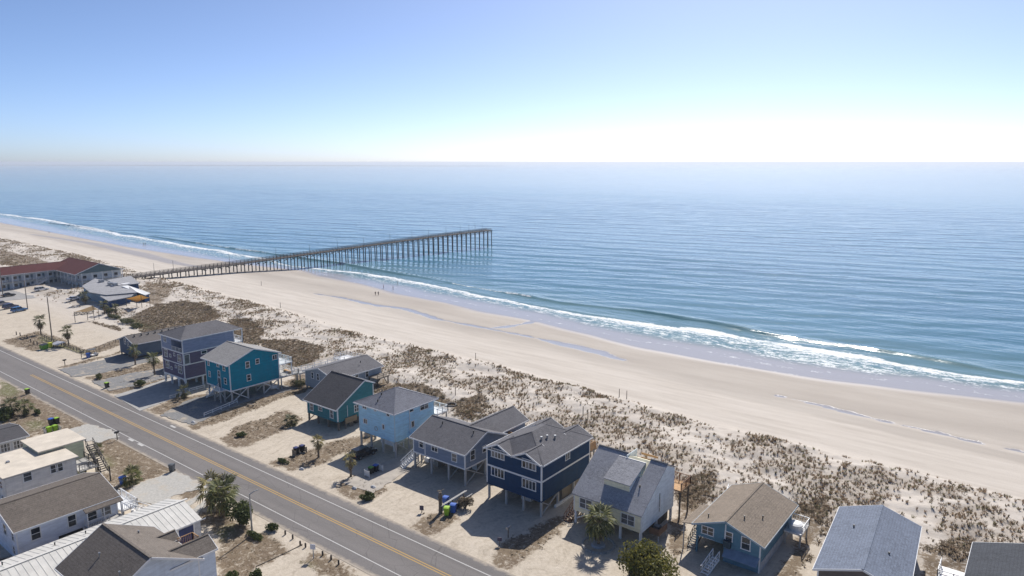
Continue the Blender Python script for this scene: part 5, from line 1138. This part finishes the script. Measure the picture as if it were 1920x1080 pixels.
far = x < -240
tufts('dune_grass', P_[~far], rad[~far], hg[~far], 13, DUNEC, 5, .028); tufts('dune_grass', P_[far], rad[far]*1.35, hg[far]*1.15, 7, DUNEC, 6, .05)
xs_ = r.uniform(-240, 6, 30000); ys_ = r.uniform(92, 135, 30000); Ds = dune_edge(xs_); ts = (ys_-95)/(Ds-95)
pk = sstep(-.05, .1, ts)*(1-sstep(.93, 1.0, ts))*sstep(.36, .58, fbm(xs_*.16, ys_*.16, 101, 4))*(.3+.7*sstep(.34, .55, fbm(xs_*.035, ys_*.06, 131, 3)))
kk = (r.uniform(size=30000) < pk*.5) & clear(xs_, ys_); xs_ = xs_[kk]; ys_ = ys_[kk]
tufts('dune_grass', np.stack([xs_, ys_, ground_z(xs_, ys_)], -1), r.uniform(.15, .4, len(xs_)), r.uniform(.08, .2, len(xs_)), 8, [(.36,.295,.215),(.42,.35,.26),(.29,.24,.165),(.25,.22,.14)], 15, .03)
# scrub on painted grass areas behind and between the houses
gi = np.argwhere((grass > .45) & (GX > -330) & (GX < 8) & (GY > 66) & (GY < 125)); 
w = (np.gradient(gx)[gi[:, 0]]*np.gradient(gy)[gi[:, 1]]); pick = r.choice(len(gi), 19000, p=w/w.sum()); gi = gi[pick]
x = GX[gi[:, 0], gi[:, 1]]+r.uniform(-.4, .4, len(gi)); y = GY[gi[:, 0], gi[:, 1]]+r.uniform(-.4, .4, len(gi))
behind = y > 86; k_ = clear(x, y) & (behind | (r.uniform(size=len(x)) < .45)); x = x[k_]; y = y[k_]; behind = behind[k_]
SCR = [(.29,.225,.16),(.34,.27,.19),(.24,.185,.13),(.42,.345,.26),(.24,.20,.13)]
tufts('dry_scrub', np.stack([x, y, ground_z(x, y)], -1), np.where(behind, r.uniform(.25,.6,len(x)), r.uniform(.12,.3,len(x))), np.where(behind, r.uniform(.14,.42,len(x)), r.uniform(.08,.25,len(x))), 9, SCR, 7, .045)
gi = np.argwhere((grass > .4) & (GX > -200) & (GX < -50) & (GY > 15) & (GY < 50.5)); pick = r.choice(len(gi), 14000); gi = gi[pick]
x = GX[gi[:, 0], gi[:, 1]]+r.uniform(-.3, .3, len(gi)); y = GY[gi[:, 0], gi[:, 1]]+r.uniform(-.3, .3, len(gi))
tufts('dry_lawn', np.stack([x, y, ground_z(x, y)], -1), r.uniform(.1,.25,len(x)), r.uniform(.05,.14,len(x)), 7, [(.20,.15,.095),(.25,.19,.12),(.15,.13,.07),(.17,.12,.08)], 8, .03)

# ================================================================== things on the lots
BINM = {}
def bin_proto(bodym, lidm):
    k = (bodym.name, lidm.name)
    if k in BINM: return BINM[k]
    b = MB().add([(-.24,-.27,.08),(.24,-.27,.08),(.24,.22,.08),(-.24,.22,.08),(-.31,-.36,1.0),(.31,-.36,1.0),(.31,.33,1.0),(-.31,.33,1.0)],[(3,2,1,0),(4,5,6,7),(0,1,5,4),(1,2,6,5),(2,3,7,6),(3,0,4,7)])
    l = MB().prism([(-.33,-.39,1.005),(-.33,.36,1.005),(-.33,.30,1.09),(-.33,-.2,1.12),(-.33,-.39,1.05)],(.66,0,0)).box(-.2,.33,.95,.2,.42,1.0)
    wme = MB().tube([(-.03,0,0),(.03,0,0)],.13,10).mesh('wheel', RUBBER)
    BINM[k] = (b.mesh('bin_body', bodym), l.mesh('lid', lidm), wme); return BINM[k]
LIME = plain('lime_plastic', (.30,.50,.03), .5, .08); BLUEP = plain('blue_plastic', (.02,.10,.42), .5, .1); NAVYP = plain('navy_plastic', (.03,.035,.13), .5, .1); YELP = plain('yellow_plastic', (.60,.58,.05), .5, .08); GREYP = plain('grey_plastic', (.09,.10,.11), .55, .1); GREENP = plain('green_plastic', (.10,.28,.03), .5, .1)
def bin_(label, px, py, bodym, lidm, rz=0, s=1., loc=None):
    x, y = loc or at(px, py); t = thing('wheeled_bin', label, 'bin', (x, y, max(gz(x, y), 0)), rz, 'wheeled rubbish bins'); b, l, wme = bin_proto(bodym, lidm)
    put('bin_body', b, t); put('lid', l, t)
    for sg in (-1,1): put('wheel', wme, t, (sg*.26,.25,.13))
    t.scale = (s,s,s); return t
bin_('black wheeled bin with green lid on the grey drive left of the purple house',201,727,BLACKP,LIME,.3,1.15)
bin_('black wheeled bin with lime lid by the road above the left thicket',52,739,BLACKP,LIME,.4,1.15)
bin_('dark grey wheeled bin alone at the roadside near the dry lawn',323,884,GREYP,GREYP,.6,1.2)
bin_('wheeled bin with big blue lid at the left of the bins behind the cream block',97,797,BLACKP,BLUEP,.3,1.25)
bin_('wheeled bin with lime lid right of the blue-lidded bin behind the cream block',107,795,BLACKP,LIME,.3,1.2)
bin_('lime wheeled bin at the left end of the white edged corral behind the cream block',93,812,LIME,LIME,.3,1.15)
bin_('lime wheeled bin at the right end of the white edged corral behind the cream block',104,809,LIME,LIME,.3,1.15)
bin_('blue wheeled bin beside the low palm bush on the dry lawn',231,908,BLUEP,BLUEP,.4,1.2)
bin_('navy-lidded bin in the small corral by the bright palm, left one',556,851,BLACKP,NAVYP,.2,1.15)
bin_('navy-lidded bin in the small corral by the bright palm, right one',567,847,BLACKP,NAVYP,.2,1.15)
bin_('green-lidded bin inside the white sided corral before the light blue house',696,888,BLACKP,GREENP,.2,1.1)
bin_('blue-lidded bin inside the white sided corral before the light blue house',705,884,BLACKP,BLUEP,.2,1.1)
bin_('light blue lidded bin behind the planks near the withered palm',836,947,BLUEP,BLUEP,.2,1.25)
bin_('tipped-looking lime bin at the near end of the plank rack',838,966,LIME,LIME,.5,1.2)
bin_('blue bin right of the lime bin at the plank rack',850,961,BLUEP,BLUEP,.4,1.25)
bin_('blue wheeled bin in front of the golf cart',166,671,BLUEP,BLUEP,.2,1.2)
bin_('yellow wheeled bin beside the green box on the sandy lot',95,652,YELP,YELP,.2,1.3)
bin_('lime topped bin half hidden under the olive tree at the bottom',1185,1082,BLACKP,LIME,.2,1.2)
def corral(label, px, py, L, W, H, m, rz=.02):
    x, y = at(px, py); t = thing('bin_corral', label, 'bin corral', (x, y, gz(x, y)), rz, 'bin corrals')
    for sg in (-1,1): 
        for k in range(5): MB().box(-L/2,sg*W/2-.02,.12+k*(H-.1)/5,L/2,sg*W/2+.02,.12+(k+.8)*(H-.1)/5).build('slat', m, t)
    for k in range(5): MB().box(-L/2-.02,-W/2,.12+k*(H-.1)/5,-L/2+.02,W/2,.12+(k+.8)*(H-.1)/5).build('slat', m, t)
    for sx in (-1,1):
        for sy in (-1,1): MB().box(sx*L/2-.05,sy*W/2-.05,-.2,sx*L/2+.05,sy*W/2+.05,H+.1).build('post', m, t)
corral('white sided slatted bin corral in the shade before the light blue house',701,888,1.1,2.9,1.0,WHITE,0); corral('weathered slatted bin corral near the bright palm',562,851,1.0,2.2,1.0,WOOD,0); corral('white edged bin corral behind the cream block',99,812,1.1,2.5,1.0,POSTM,0)
# big green box, grey panel on stumps, lot fence
x, y = at(83,655); t = thing('dumpster', 'square lime green dumpster with dark open top on the sandy lot', 'dumpster', (x,y,0), .15)
MB().add([(-.85,-.7,.15),(.85,-.7,.15),(.85,.6,.15),(-.85,.6,.15),(-.95,-.8,1.25),(.95,-.8,1.25),(.95,.75,1.45),(-.95,.75,1.45)],[(3,2,1,0),(0,1,5,4),(1,2,6,5),(2,3,7,6),(3,0,4,7),(4,5,6,7)]).build('body', GREENP, t); MB().prism([(-.9,-.78,1.27),(.9,-.78,1.27),(.9,.74,1.48),(-.9,.74,1.48)],(0,0,.05)).build('lid', BLACKP, t)
for sx in (-.6,.6): MB().box(sx-.08,-.6,0,sx+.08,.5,.16).build('skid', BLACKP, t)
x, y = at(108,650); t = thing('slanted_panel', 'grey panel propped on short dark stumps beside the green dumpster', 'panel', (x,y,0), .3)
MB().prism([(-1.6,-1.2,.8),(1.6,-1.2,.8),(1.6,1.4,1.1),(-1.6,1.4,1.1)],(0,0,.07)).build('panel', plain('pale_panel', (.33,.34,.38), .6), t)
for a in (-1.4,0,1.4):
    for c in (-1.1,1.2): MB().box(a-.1,c-.1,-.2,a+.1,c+.1,.85+.06*(c>0)).build('stump', WOODD, t)
def fence(label, pts, h, m, gap=2.0, rails=2, name='fence', thick=.1, group=None):
    w = [at(*p) for p in pts]; ox, oy = w[0]; t = thing(name, label, 'fence', (ox,oy,0), 0, group)
    for (a0,b0),(a1,b1) in zip(w, w[1:]):
        L = math.hypot(a1-a0,b1-b0); n = max(1, round(L/gap)); zf = lambda q: gz(a0+(a1-a0)*q, b0+(b1-b0)*q)
        for k in range(n+1): q = k/n; MB().box(a0+(a1-a0)*q-ox-thick/2,b0+(b1-b0)*q-oy-thick/2,zf(q)-.3,a0+(a1-a0)*q-ox+thick/2,b0+(b1-b0)*q-oy+thick/2,zf(q)+h).build('post', m, t)
        for j in range(rails):
            for k in range(n):
                q, s_ = k/n, (k+1)/n; zz = h*(1-.45*j)-.1; MB().beam((a0+(a1-a0)*q-ox,b0+(b1-b0)*q-oy,zf(q)+zz),(a0+(a1-a0)*s_-ox,b0+(b1-b0)*s_-oy,zf(s_)+zz),.05,.13).build('rail', m, t)
    return t
fence('short white two-rail fence left of the shaggy palm',[(319,749),(340,742)],.9,WHITE,1.5); fence('short white two-rail fence right of the shaggy palm',[(355,736),(384,728)],.9,WHITE,1.6); fence('white two-rail fence along the drive of the teal house',[(383,782),(445,756)],.9,WHITE,2.2)
fence('weathered post fence around the sandy lot, road side',[(79,632),(120,650),(163,664)],1.0,WOOD,1.8,2,thick=.16); fence('weathered post fence around the sandy lot, beach-house side',[(166,664),(205,647),(240,634)],1.0,WOOD,2.6,1)
STUMPS = [(535,1002),(549,1010),(563,1022),(573,1026),(605,1041),(621,1049),(635,1058)]
stn = ['farthest up the road','second down the road','third down the road, by the timber edge','fourth down the road, left of the sign','fifth, right of the sign','sixth down the road','last down the road']
for (px,py), s_ in zip(STUMPS, stn):
    x, y = at(px,py); o = MB().tube([(0,0,-.3),(0,0,.55),(0,0,.6)],[.12,.12,.09],8).build('wooden_bollard', WOODD); o.location = (x,y,gz(x,y)); tag(o,'short dark wooden roadside bollard, '+s_,'bollard','roadside bollards')
for k, (px,py) in enumerate([(51,635),(58,642),(64,646),(70,647),(38,630),(31,628)]):
    x, y = at(px,py); o = MB().tube([(0,0,-.3),(0,0,1.0),(0,0,1.06)],[.14,.13,.1],8).build('wooden_bollard', WOODD); o.location = (x,y,gz(x,y)); tag(o,'dark wooden stump left of the green dumpster, '+['fourth from it in the row','third from it in the row','second from it in the row','nearest to it','second farthest from it','farthest from it'][k],'bollard','stumps at the lot entrance')
# timber edging, mailboxes, signs, poles
fence('low timber edging turning a corner in the dry lawn at the bottom',[(566,1022),(530,1040),(482,1062)],.14,WOOD,2.4,1,'timber_edging',.12)
def mailbox(label, px, py, m=BLACKP):
    x, y = at(px, py); t = thing('mailbox', label, 'mailbox', (x,y,gz(x,y)), .1, 'roadside mailboxes'); MB().box(-.05,-.05,-.3,.05,.05,1.05).build('post', WOOD, t)
    MB().prism([(-.12,-.3,1.05)]+[(.12*math.cos(math.pi-math.pi*k/6),-.3,1.2+.12*math.sin(math.pi*k/6)) for k in range(7)]+[(.12,-.3,1.05)],(0,.6,0)).build('box', m, t); t.scale = (1.3,1.3,1.3)
mailbox('black mailbox at the roadside above the cream block stairs',220,825); mailbox('dark mailbox at the corner of the first grey drive',122,686); mailbox('dark mailbox left of the golf cart',153,671); mailbox('grey mailbox post in the shade at the navy house drive',953,1008,METAL)
def sign(label, px, py, h, w, hh, m, pm=WOOD):
    x, y = at(px, py); t = thing('sign', label, 'sign', (x,y,gz(x,y)), .5, 'small yard signs'); MB().box(-.05,-.05,-.3,.05,.05,h).build('post', pm, t); MB().box(-w/2,-.09,h-hh,w/2,-.051,h).build('board', m, t)
sign('white sign on a pale post by the bollards on the near roadside',588,1047,2.0,.7,.7,plain('sign_white', (.6,.62,.68), .5),POSTM); sign('small dark yard sign in the sandy bed left of the withered palm',791,961,1.1,.6,.7,plain('sign_dark', (.06,.05,.09), .6)); sign('dark yard sign at the corner of the brown bed near the navy house',937,1022,1.1,.6,.5,plain('sign_dark', (.06,.05,.09), .6))
def pole(label, px, py, h, r0, arm=False, m=WOOD, rz=0.):
    x, y = at(px, py); t = thing('utility_pole', label, 'pole', (x,y,0), rz, 'poles'); MB().tube([(0,0,-.5),(0,0,h)],[r0,r0*.7],10).build('pole', m, t)
    if arm: MB().beam((-1,0,h-.8),(1,0,h-.8),.12,.14).build('crossarm', m, t)
    return t
pole('tall brown utility pole at the fence of the sandy lot',98,638,12.5,.17); pole('brown utility pole in the sandy lot beside the blue cars',52,580,10.,.16); pole('brown utility pole at the left edge before the motel',6,556,12.,.16)
t = pole('grey metal street pole beside the small tree at the near roadside',473,1003,6.0,.13,False,METAL); MB().tube([(0,0,5.9),(.2,.6,6.2),(.3,1.2,6.25)],.07,8).build('lamp_arm', METAL, t)
# plank rack beside the blue bins
x, y = at(855,950); t = thing('plank_rack', 'rack of pale long boards beside the blue bins', 'rack', (x,y,gz(x,y)), .05)
for k, (a, z_) in enumerate(((-.6,1.15),(-.35,1.2),(.7,1.0))): MB().beam((a,-3.0,z_),(a,3.0,z_+.05),.14,.05).build('board', POSTM, t)
for yy in (-2.6,0,2.6):
    for a in (-.65,.75): MB().box(a-.05,yy-.05,-.2,a+.05,yy+.05,1.05).build('post', WOOD, t)
MB().box(-.5,-1.8,.1,.6,1.9,.7).build('crate', plain('dark_crate', (.03,.035,.045), .8), t)
# planter ring around the big palm, chairs by the fire ring
x, y = at(1122,1022)
o = MB().box(-.2,-.13,0,.2,.13,.22).build('edging_stone', CONC)
ed = thing('palm_bed_edging', 'ring of pale stones around the foot of the large palm', 'edging', (x,y,gz(x,y)))
o.parent = ed; o.location = (2.1,0,0); o.rotation_euler.z = math.pi/2
for k in range(1,28): a = 2*math.pi*k/28; c_ = o.copy(); col.objects.link(c_); c_.parent = ed; c_.location = (2.1*math.cos(a),2.1*math.sin(a),0); c_.rotation_euler.z = a+math.pi/2
MB().tube([(0,0,.02),(0,0,.24)],[1.0,.85],14).build('rock_mound', plain('pale_rock', (.42,.42,.43), .9, .2, 4.), ed)
x, y = at(846,767); fp = thing('fire_ring', 'round dark fire ring on pale sand behind the light blue house', 'fire ring', (x,y,gz(x,y)))
for k in range(12): a = 2*math.pi*k/12; o = MB().box(-.28,-.15,0,.28,.15,.35).build('stone', plain('ring_stone', (.10,.09,.085), .9), fp); o.location = (1.05*math.cos(a),1.05*math.sin(a),0); o.rotation_euler.z = a+math.pi/2
MB().tube([(0,0,.01),(0,0,.06)],.9,14).build('ash_bed', DARK, fp)
def clutter(name, label, cat, px, py, boxes, group=None, rz=0.):
    x, y = at(px, py); t = thing(name, label, cat, (x,y,gz(x,y)), rz, group)
    for nm, a, b_, c_, sx, sy, sz, m_ in boxes: MB().prism([(a-sx,b_-sy,c_),(a+sx,b_-sy,c_),(a+sx,b_+sy,c_),(a-sx,b_+sy,c_)],(.06*sx,.04*sy,sz)).build(nm, m_, t)
CANV = plain('canvas', (.30,.28,.24), .9)
clutter('stored_furniture','heap of white stacked chairs and boxes under the grey-blue house','furniture',812,868,[('box',-1.2,0,0,.5,.4,.7,WHITE),('box',0,.2,0,.6,.45,.5,POSTM),('seat',.1,.1,.52,.35,.35,.5,WHITE),('box',1.3,-.1,0,.4,.5,.9,CANV),('board',-.4,.9,0,1.4,.06,1.3,WOODN)])
clutter('stored_furniture','brown boards and crates in the shade under the purple house','furniture',378,708,[('crate',0,0,0,.6,.5,.8,WOOD),('crate',1.4,.3,0,.5,.5,.6,WOODD),('board',.4,.9,0,1.6,.05,1.2,WOOD)])
clutter('air_conditioner','pale grey air conditioning unit beside the wall of the green house','air conditioner',690,818,[('case',0,0,.1,.45,.45,.8,METAL),('stand',0,0,0,.5,.5,.1,CONC)])
clutter('picnic_bench','weathered bench on the sand beside the drive of the teal house','bench',470,762,[('seat',0,0,.4,.8,.2,.06,WOOD),('leg',-.6,0,0,.06,.18,.4,WOOD),('leg',.6,0,0,.06,.18,.4,WOOD)],None,.4)
for k, (px, py, lb) in enumerate([(700,914,'pale rock in the brown bed left of the dark shrub'),(566,880,'pale rock at the edge of the bed below the bright palm'),(362,792,'flat pale rock at the end of the teal house drive'),(302,706,'white rock on the dry strip by the purple house drive'),(664,916,'small white rock in the bed below the slim palm')]):
    x, y = at(px, py); rr_ = random.Random(k); mb = MB(); vs = []
    for i in range(3):
        for j in range(7): a = 6.283*j/7; q = (.55,.5,.2)[i]*rr_.uniform(.8,1.2); vs.append((q*math.cos(a),q*.7*math.sin(a),(0,.18,.34)[i]))
    mb.add(vs, [(i*7+j,i*7+(j+1)%7,i*7+7+(j+1)%7,i*7+7+j) for i in range(2) for j in range(7)]+[tuple(range(14,21))]); o = mb.build('rock', plain('pale_rock', (.42,.42,.43), .9, .2, 4.)); o.location = (x,y,gz(x,y)-.04); tag(o,lb,'rock','yard rocks')
# beach access posts on the dune edge
for k, (px,py,lab) in enumerate([(526,577,'thin grey marker post on the dune edge below the pier end'),(892,680,'thin marker post on the dune edge left of the navy house roof'),(1161,745,'left one of two dune posts above the pale yellow house'),(1175,748,'right one of two dune posts above the pale yellow house'),(490,533,'lone thin post standing on the open beach right of the pier foot'),(1093,790,'fence post behind the rear gable of the navy house, left one'),(1102,795,'fence post behind the rear gable of the navy house, right one'),(898,762,'dark post behind the wing of the grey-blue house'),(854,752,'dark post behind the fire ring')]):
    x, y = at(px,py,-.3); o = MB().tube([(0,0,-.5),(0,0,1.9)],[.09,.07],6).build('dune_post', WOODD); o.location = (x,y,gz(x,y)); tag(o,lab,'post','posts on the dunes')

# ================================================================== vehicles
def car(label, px, py, rz, paint, kind='suv', cat='car', loc=None):
    x, y = loc or at(px, py); t = thing('parked_car', label, cat, (x,y,gz(x,y)+.02), rz, 'parked vehicles')
    L = 4.7 if kind != 'sedan' else 4.5; hw = .92; hood = .98 if kind != 'sedan' else .85; rf = 1.72 if kind == 'suv' else 1.42
    bl = [(-L/2,.38),(-L/2,.8),(-L/2+.12,hood),(L/2-1.25,hood),(L/2-.15,hood-.14),(L/2,.62),(L/2,.36)]
    n = len(bl); vs = []
    for yy, k in ((-hw,0),(-hw*.97,1),(hw*.97,1),(hw,0)): vs += [(a*(1 if k == 0 else 1),yy,z_+(.03 if k and z_ > .5 else 0)) for a, z_ in bl]
    fs = [tuple(range(n)), tuple(range(4*n-1,3*n-1,-1))]
    for q in range(3): fs += [(q*n+i,q*n+n+i,q*n+n+(i+1)%n,q*n+(i+1)%n) for i in range(n)]
    body = MB().add(vs, fs).build('body', paint, t)
    c0, c1 = (-L/2+.12, L/2-1.25) if kind == 'suv' else (-L/2+.75, L/2-1.2)
    lo = [(c0,hood),(c1,hood)]; hi = [(c0+(.22 if kind == 'suv' else .65),rf),(c1-.75,rf)]
    w0, w1 = hw*.96, hw*.78
    cab = MB().add([(lo[0][0],-w0,hood+.02),(lo[1][0],-w0,hood+.02),(lo[1][0],w0,hood+.02),(lo[0][0],w0,hood+.02),(hi[0][0],-w1,rf-.05),(hi[1][0],-w1,rf-.05),(hi[1][0],w1,rf-.05),(hi[0][0],w1,rf-.05)],[(0,1,5,4),(1,2,6,5),(2,3,7,6),(3,0,4,7),(4,5,6,7)]).build('windows', GLASS, t)
    MB().prism([(hi[0][0]-.05,-w1-.02,rf-.05),(hi[1][0]+.08,-w1-.02,rf-.05),(hi[1][0]+.08,w1+.02,rf-.05),(hi[0][0]-.05,w1+.02,rf-.05)],(0,0,.07)).build('roof', paint, t)
    for u in (.33,.66):
        for sg in (-1,1): MB().beam((lo[0][0]+(lo[1][0]-lo[0][0])*u,sg*(w0+.005),hood),(hi[0][0]+(hi[1][0]-hi[0][0])*u,sg*(w1+.01),rf),.06).build('pillar', paint, t)
    wm = WIN.setdefault('tyre', MB().tube([(0,-.11,0),(0,.11,0)],.35,16).mesh('tyre', RUBBER)); rm = WIN.setdefault('rim', MB().tube([(0,-.125,0),(0,.125,0)],.2,12).mesh('rim', METAL))
    for a in (-L/2+.9, L/2-.95):
        for sg in (-1,1): o = put('wheel', wm, t, (a,sg*.83,.35)); put('rim', rm, o)
    for sg in (-1,1):
        MB().box(L/2-.06,sg*.62-.18,.66,L/2+.015,sg*.62+.18,.8).build('headlight', WHITE, t); MB().box(-L/2-.015,sg*.7-.12,.72,-L/2+.04,sg*.7+.12,.92).build('tail_light', plain('tail_red', (.35,.01,.01), .3), t)
    return t
def paintm(n, c): return plain(n, c, .22, .03, 1., .0, .7)
car('white sport utility car parked before the motel stairs',78,546,math.pi/2+.1,paintm('car_white',(.7,.7,.7)))
car('black car parked at the motel edge left of the white one',16,556,math.pi/2+.1,paintm('car_black',(.02,.02,.025)),'sedan')
car('bright blue sport utility car, rightmost of the row in the sandy lot',36,584,math.pi*.5+.25,paintm('car_blue',(.01,.13,.33)))
car('dark navy car next to the bright blue one in the sandy lot',20,578,math.pi*.5+.25,paintm('car_navy',(.02,.03,.10)))
car('grey car at the left edge end of the row in the sandy lot',3,573,math.pi*.5+.25,paintm('car_grey',(.22,.22,.25)))
car('silver car parked before the restaurant front',139,566,math.pi/2+.1,paintm('car_silver',(.55,.56,.6)),'sedan')
car('black sport utility car in deep shade under the light blue house',682,855,math.pi/2,paintm('car_black',(.02,.02,.025)))
x, y = at(174,668); t = thing('golf_cart', 'white golf cart with dark canopy parked on the sand near the blue bin', 'golf cart', (x,y,gz(x,y)), math.pi/2+.1)
MB().prism([(-1.3,-.6,.3),(-1.3,-.6,.75),(-.9,-.6,.8),(-.5,-.6,.45),(.5,-.6,.45),(.75,-.6,.9),(1.2,-.6,.7),(1.3,-.6,.3)],(0,1.2,0)).build('body', WHITE, t); MB().box(-1.1,-.62,1.85,.85,.62,1.92).build('canopy', GREYP, t)
MB().box(-.6,-.55,.76,.05,.55,.9).box(-.65,-.55,.9,-.5,.55,1.3).build('seat', plain('seat_tan', (.3,.26,.2), .7), t)
for a, c_ in ((-1.0,-.95),(.75,.6)):
    for sg in (-1,1): MB().beam((a,sg*.57,.7),(c_,sg*.57,1.86),.05).build('canopy_post', BLACKP, t)
for a in (-.85,.85):
    for sg in (-1,1): MB().tube([(a,sg*.5-.1,.25),(a,sg*.5+.1,.25)],.25,12).build('wheel', RUBBER, t)

# ================================================================== people on the beach
SKIN = plain('skin', (.40,.25,.18), .6, .05); HAIR = plain('hair', (.05,.035,.025), .8)
def person(label, px, py, topc, legc, rz, stride=.18, hgt=1.72):
    x, y = at(px, py, -2.); me = bpy.data.meshes.new('person'); s = hgt/1.72
    J = [(0,0,.92),(0,0,1.15),(0,0,1.38),(0,0,1.47),(0,.01,1.56),(0,.02,1.66), (.09,0,.88),(.10,stride*.6,.48),(.10,stride*.2,.07),(.10,stride*.2+.14,.04), (-.09,0,.88),(-.10,-stride*.2,.48),(-.10,-stride*1.3,.09),(-.10,-stride*1.3+.14,.05),
         (.18,0,1.38),(.23,-.05,1.12),(.23,.06,.90),(.23,.1,.80), (-.18,0,1.38),(-.23,.06,1.12),(-.22,.14,.92),(-.22,.18,.83)]
    E = [(0,1),(1,2),(2,3),(3,4),(4,5),(0,6),(6,7),(7,8),(8,9),(0,10),(10,11),(11,12),(12,13),(2,14),(14,15),(15,16),(16,17),(2,18),(18,19),(19,20),(20,21)]
    R_ = [.13,.12,.14,.055,.085,.085,.085,.06,.045,.04,.085,.06,.045,.04,.06,.045,.035,.035,.06,.045,.035,.035]
    me.from_pydata([(a*s,b_*s,c_*s) for a,b_,c_ in J], E, []); tmp = bpy.data.objects.new('tmp', me); col.objects.link(tmp); tmp.modifiers.new('s','SKIN'); sk = me.skin_vertices[0].data
    for k, q in enumerate(R_): sk[k].radius = (q*s,q*s); sk[k].use_root = (k == 0)
    ss = tmp.modifiers.new('u','SUBSURF'); ss.levels = 1; ss.render_levels = 1
    dg = bpy.context.evaluated_depsgraph_get(); bm = bpy.data.meshes.new_from_object(tmp.evaluated_get(dg)); bpy.data.objects.remove(tmp)
    bm.materials.clear()
    for m_ in (topc, legc, SKIN): bm.materials.append(m_)
    for p in bm.polygons:
        z_ = p.center.z/s; p.material_index = 2 if z_ > 1.43 or z_ < .08 or (abs(p.center.x) > .19*s and z_ < 1.15) else (0 if z_ > .93 else 1); p.use_smooth = True
    o = bpy.data.objects.new('person', bm); col.objects.link(o); o.location = (x,y,gz(x,y)); o.rotation_euler.z = rz; tag(o,label,'person','people on the beach')
    MB().tube([(0,-.01,1.58*s),(0,-.02,1.66*s),(0,-.01,1.74*s),(0,0,1.765*s)],[.07*s,.098*s,.075*s,.02*s],10).build('hair', HAIR, o); MB().tube([(0,.10*s,1.605*s),(0,.125*s,1.6*s)],[.018*s,.008*s],6).build('nose', SKIN, o)
C1 = plain('cloth_black',(.02,.02,.025),.9); C2 = plain('cloth_navy',(.03,.04,.08),.9); C3 = plain('cloth_grey',(.2,.2,.2),.9); C4 = plain('cloth_red',(.25,.05,.05),.9); C5 = plain('cloth_denim',(.08,.1,.17),.9)
person('person in black walking on the wide beach, left of a pair',704,554.5,C1,C1,1.2); person('person in dark navy walking on the wide beach, right of a pair',709.5,554,C2,C1,1.2)
person('person in dark clothes at the wet sand edge, middle of three',737,541,C1,C5,2.2); person('person in grey near the foam, farthest out of three',745,530,C3,C1,2.5); person('slim person in red top at the wet sand, left of three',719,539,C4,C5,-1.)
person('person in black on the beach left of the pier, left of a pair',269,457.5,C1,C1,.6); person('person in denim on the beach left of the pier, right of a pair',272.5,457.5,C5,C1,.6); person('lone person far left on the beach',92,437,C1,C2,.3)

# ================================================================== air
hz = MB().box(-90000,-61000,-14,90000,91000,53).build('haze', None); hz['kind'] = 'stuff'
m = bpy.data.materials.new('haze_air'); m.use_nodes = True; nt = m.node_tree; nt.nodes.remove(nt.nodes['Principled BSDF'])
v = nt.nodes.new('ShaderNodeVolumePrincipled'); v.inputs['Density'].default_value = HAZE; v.inputs['Color'].default_value = (.86,.92,1,1); v.inputs['Anisotropy'].default_value = .35
nt.links.new(v.outputs[0], nt.nodes['Material Output'].inputs['Volume']); hz.data.materials.append(m)
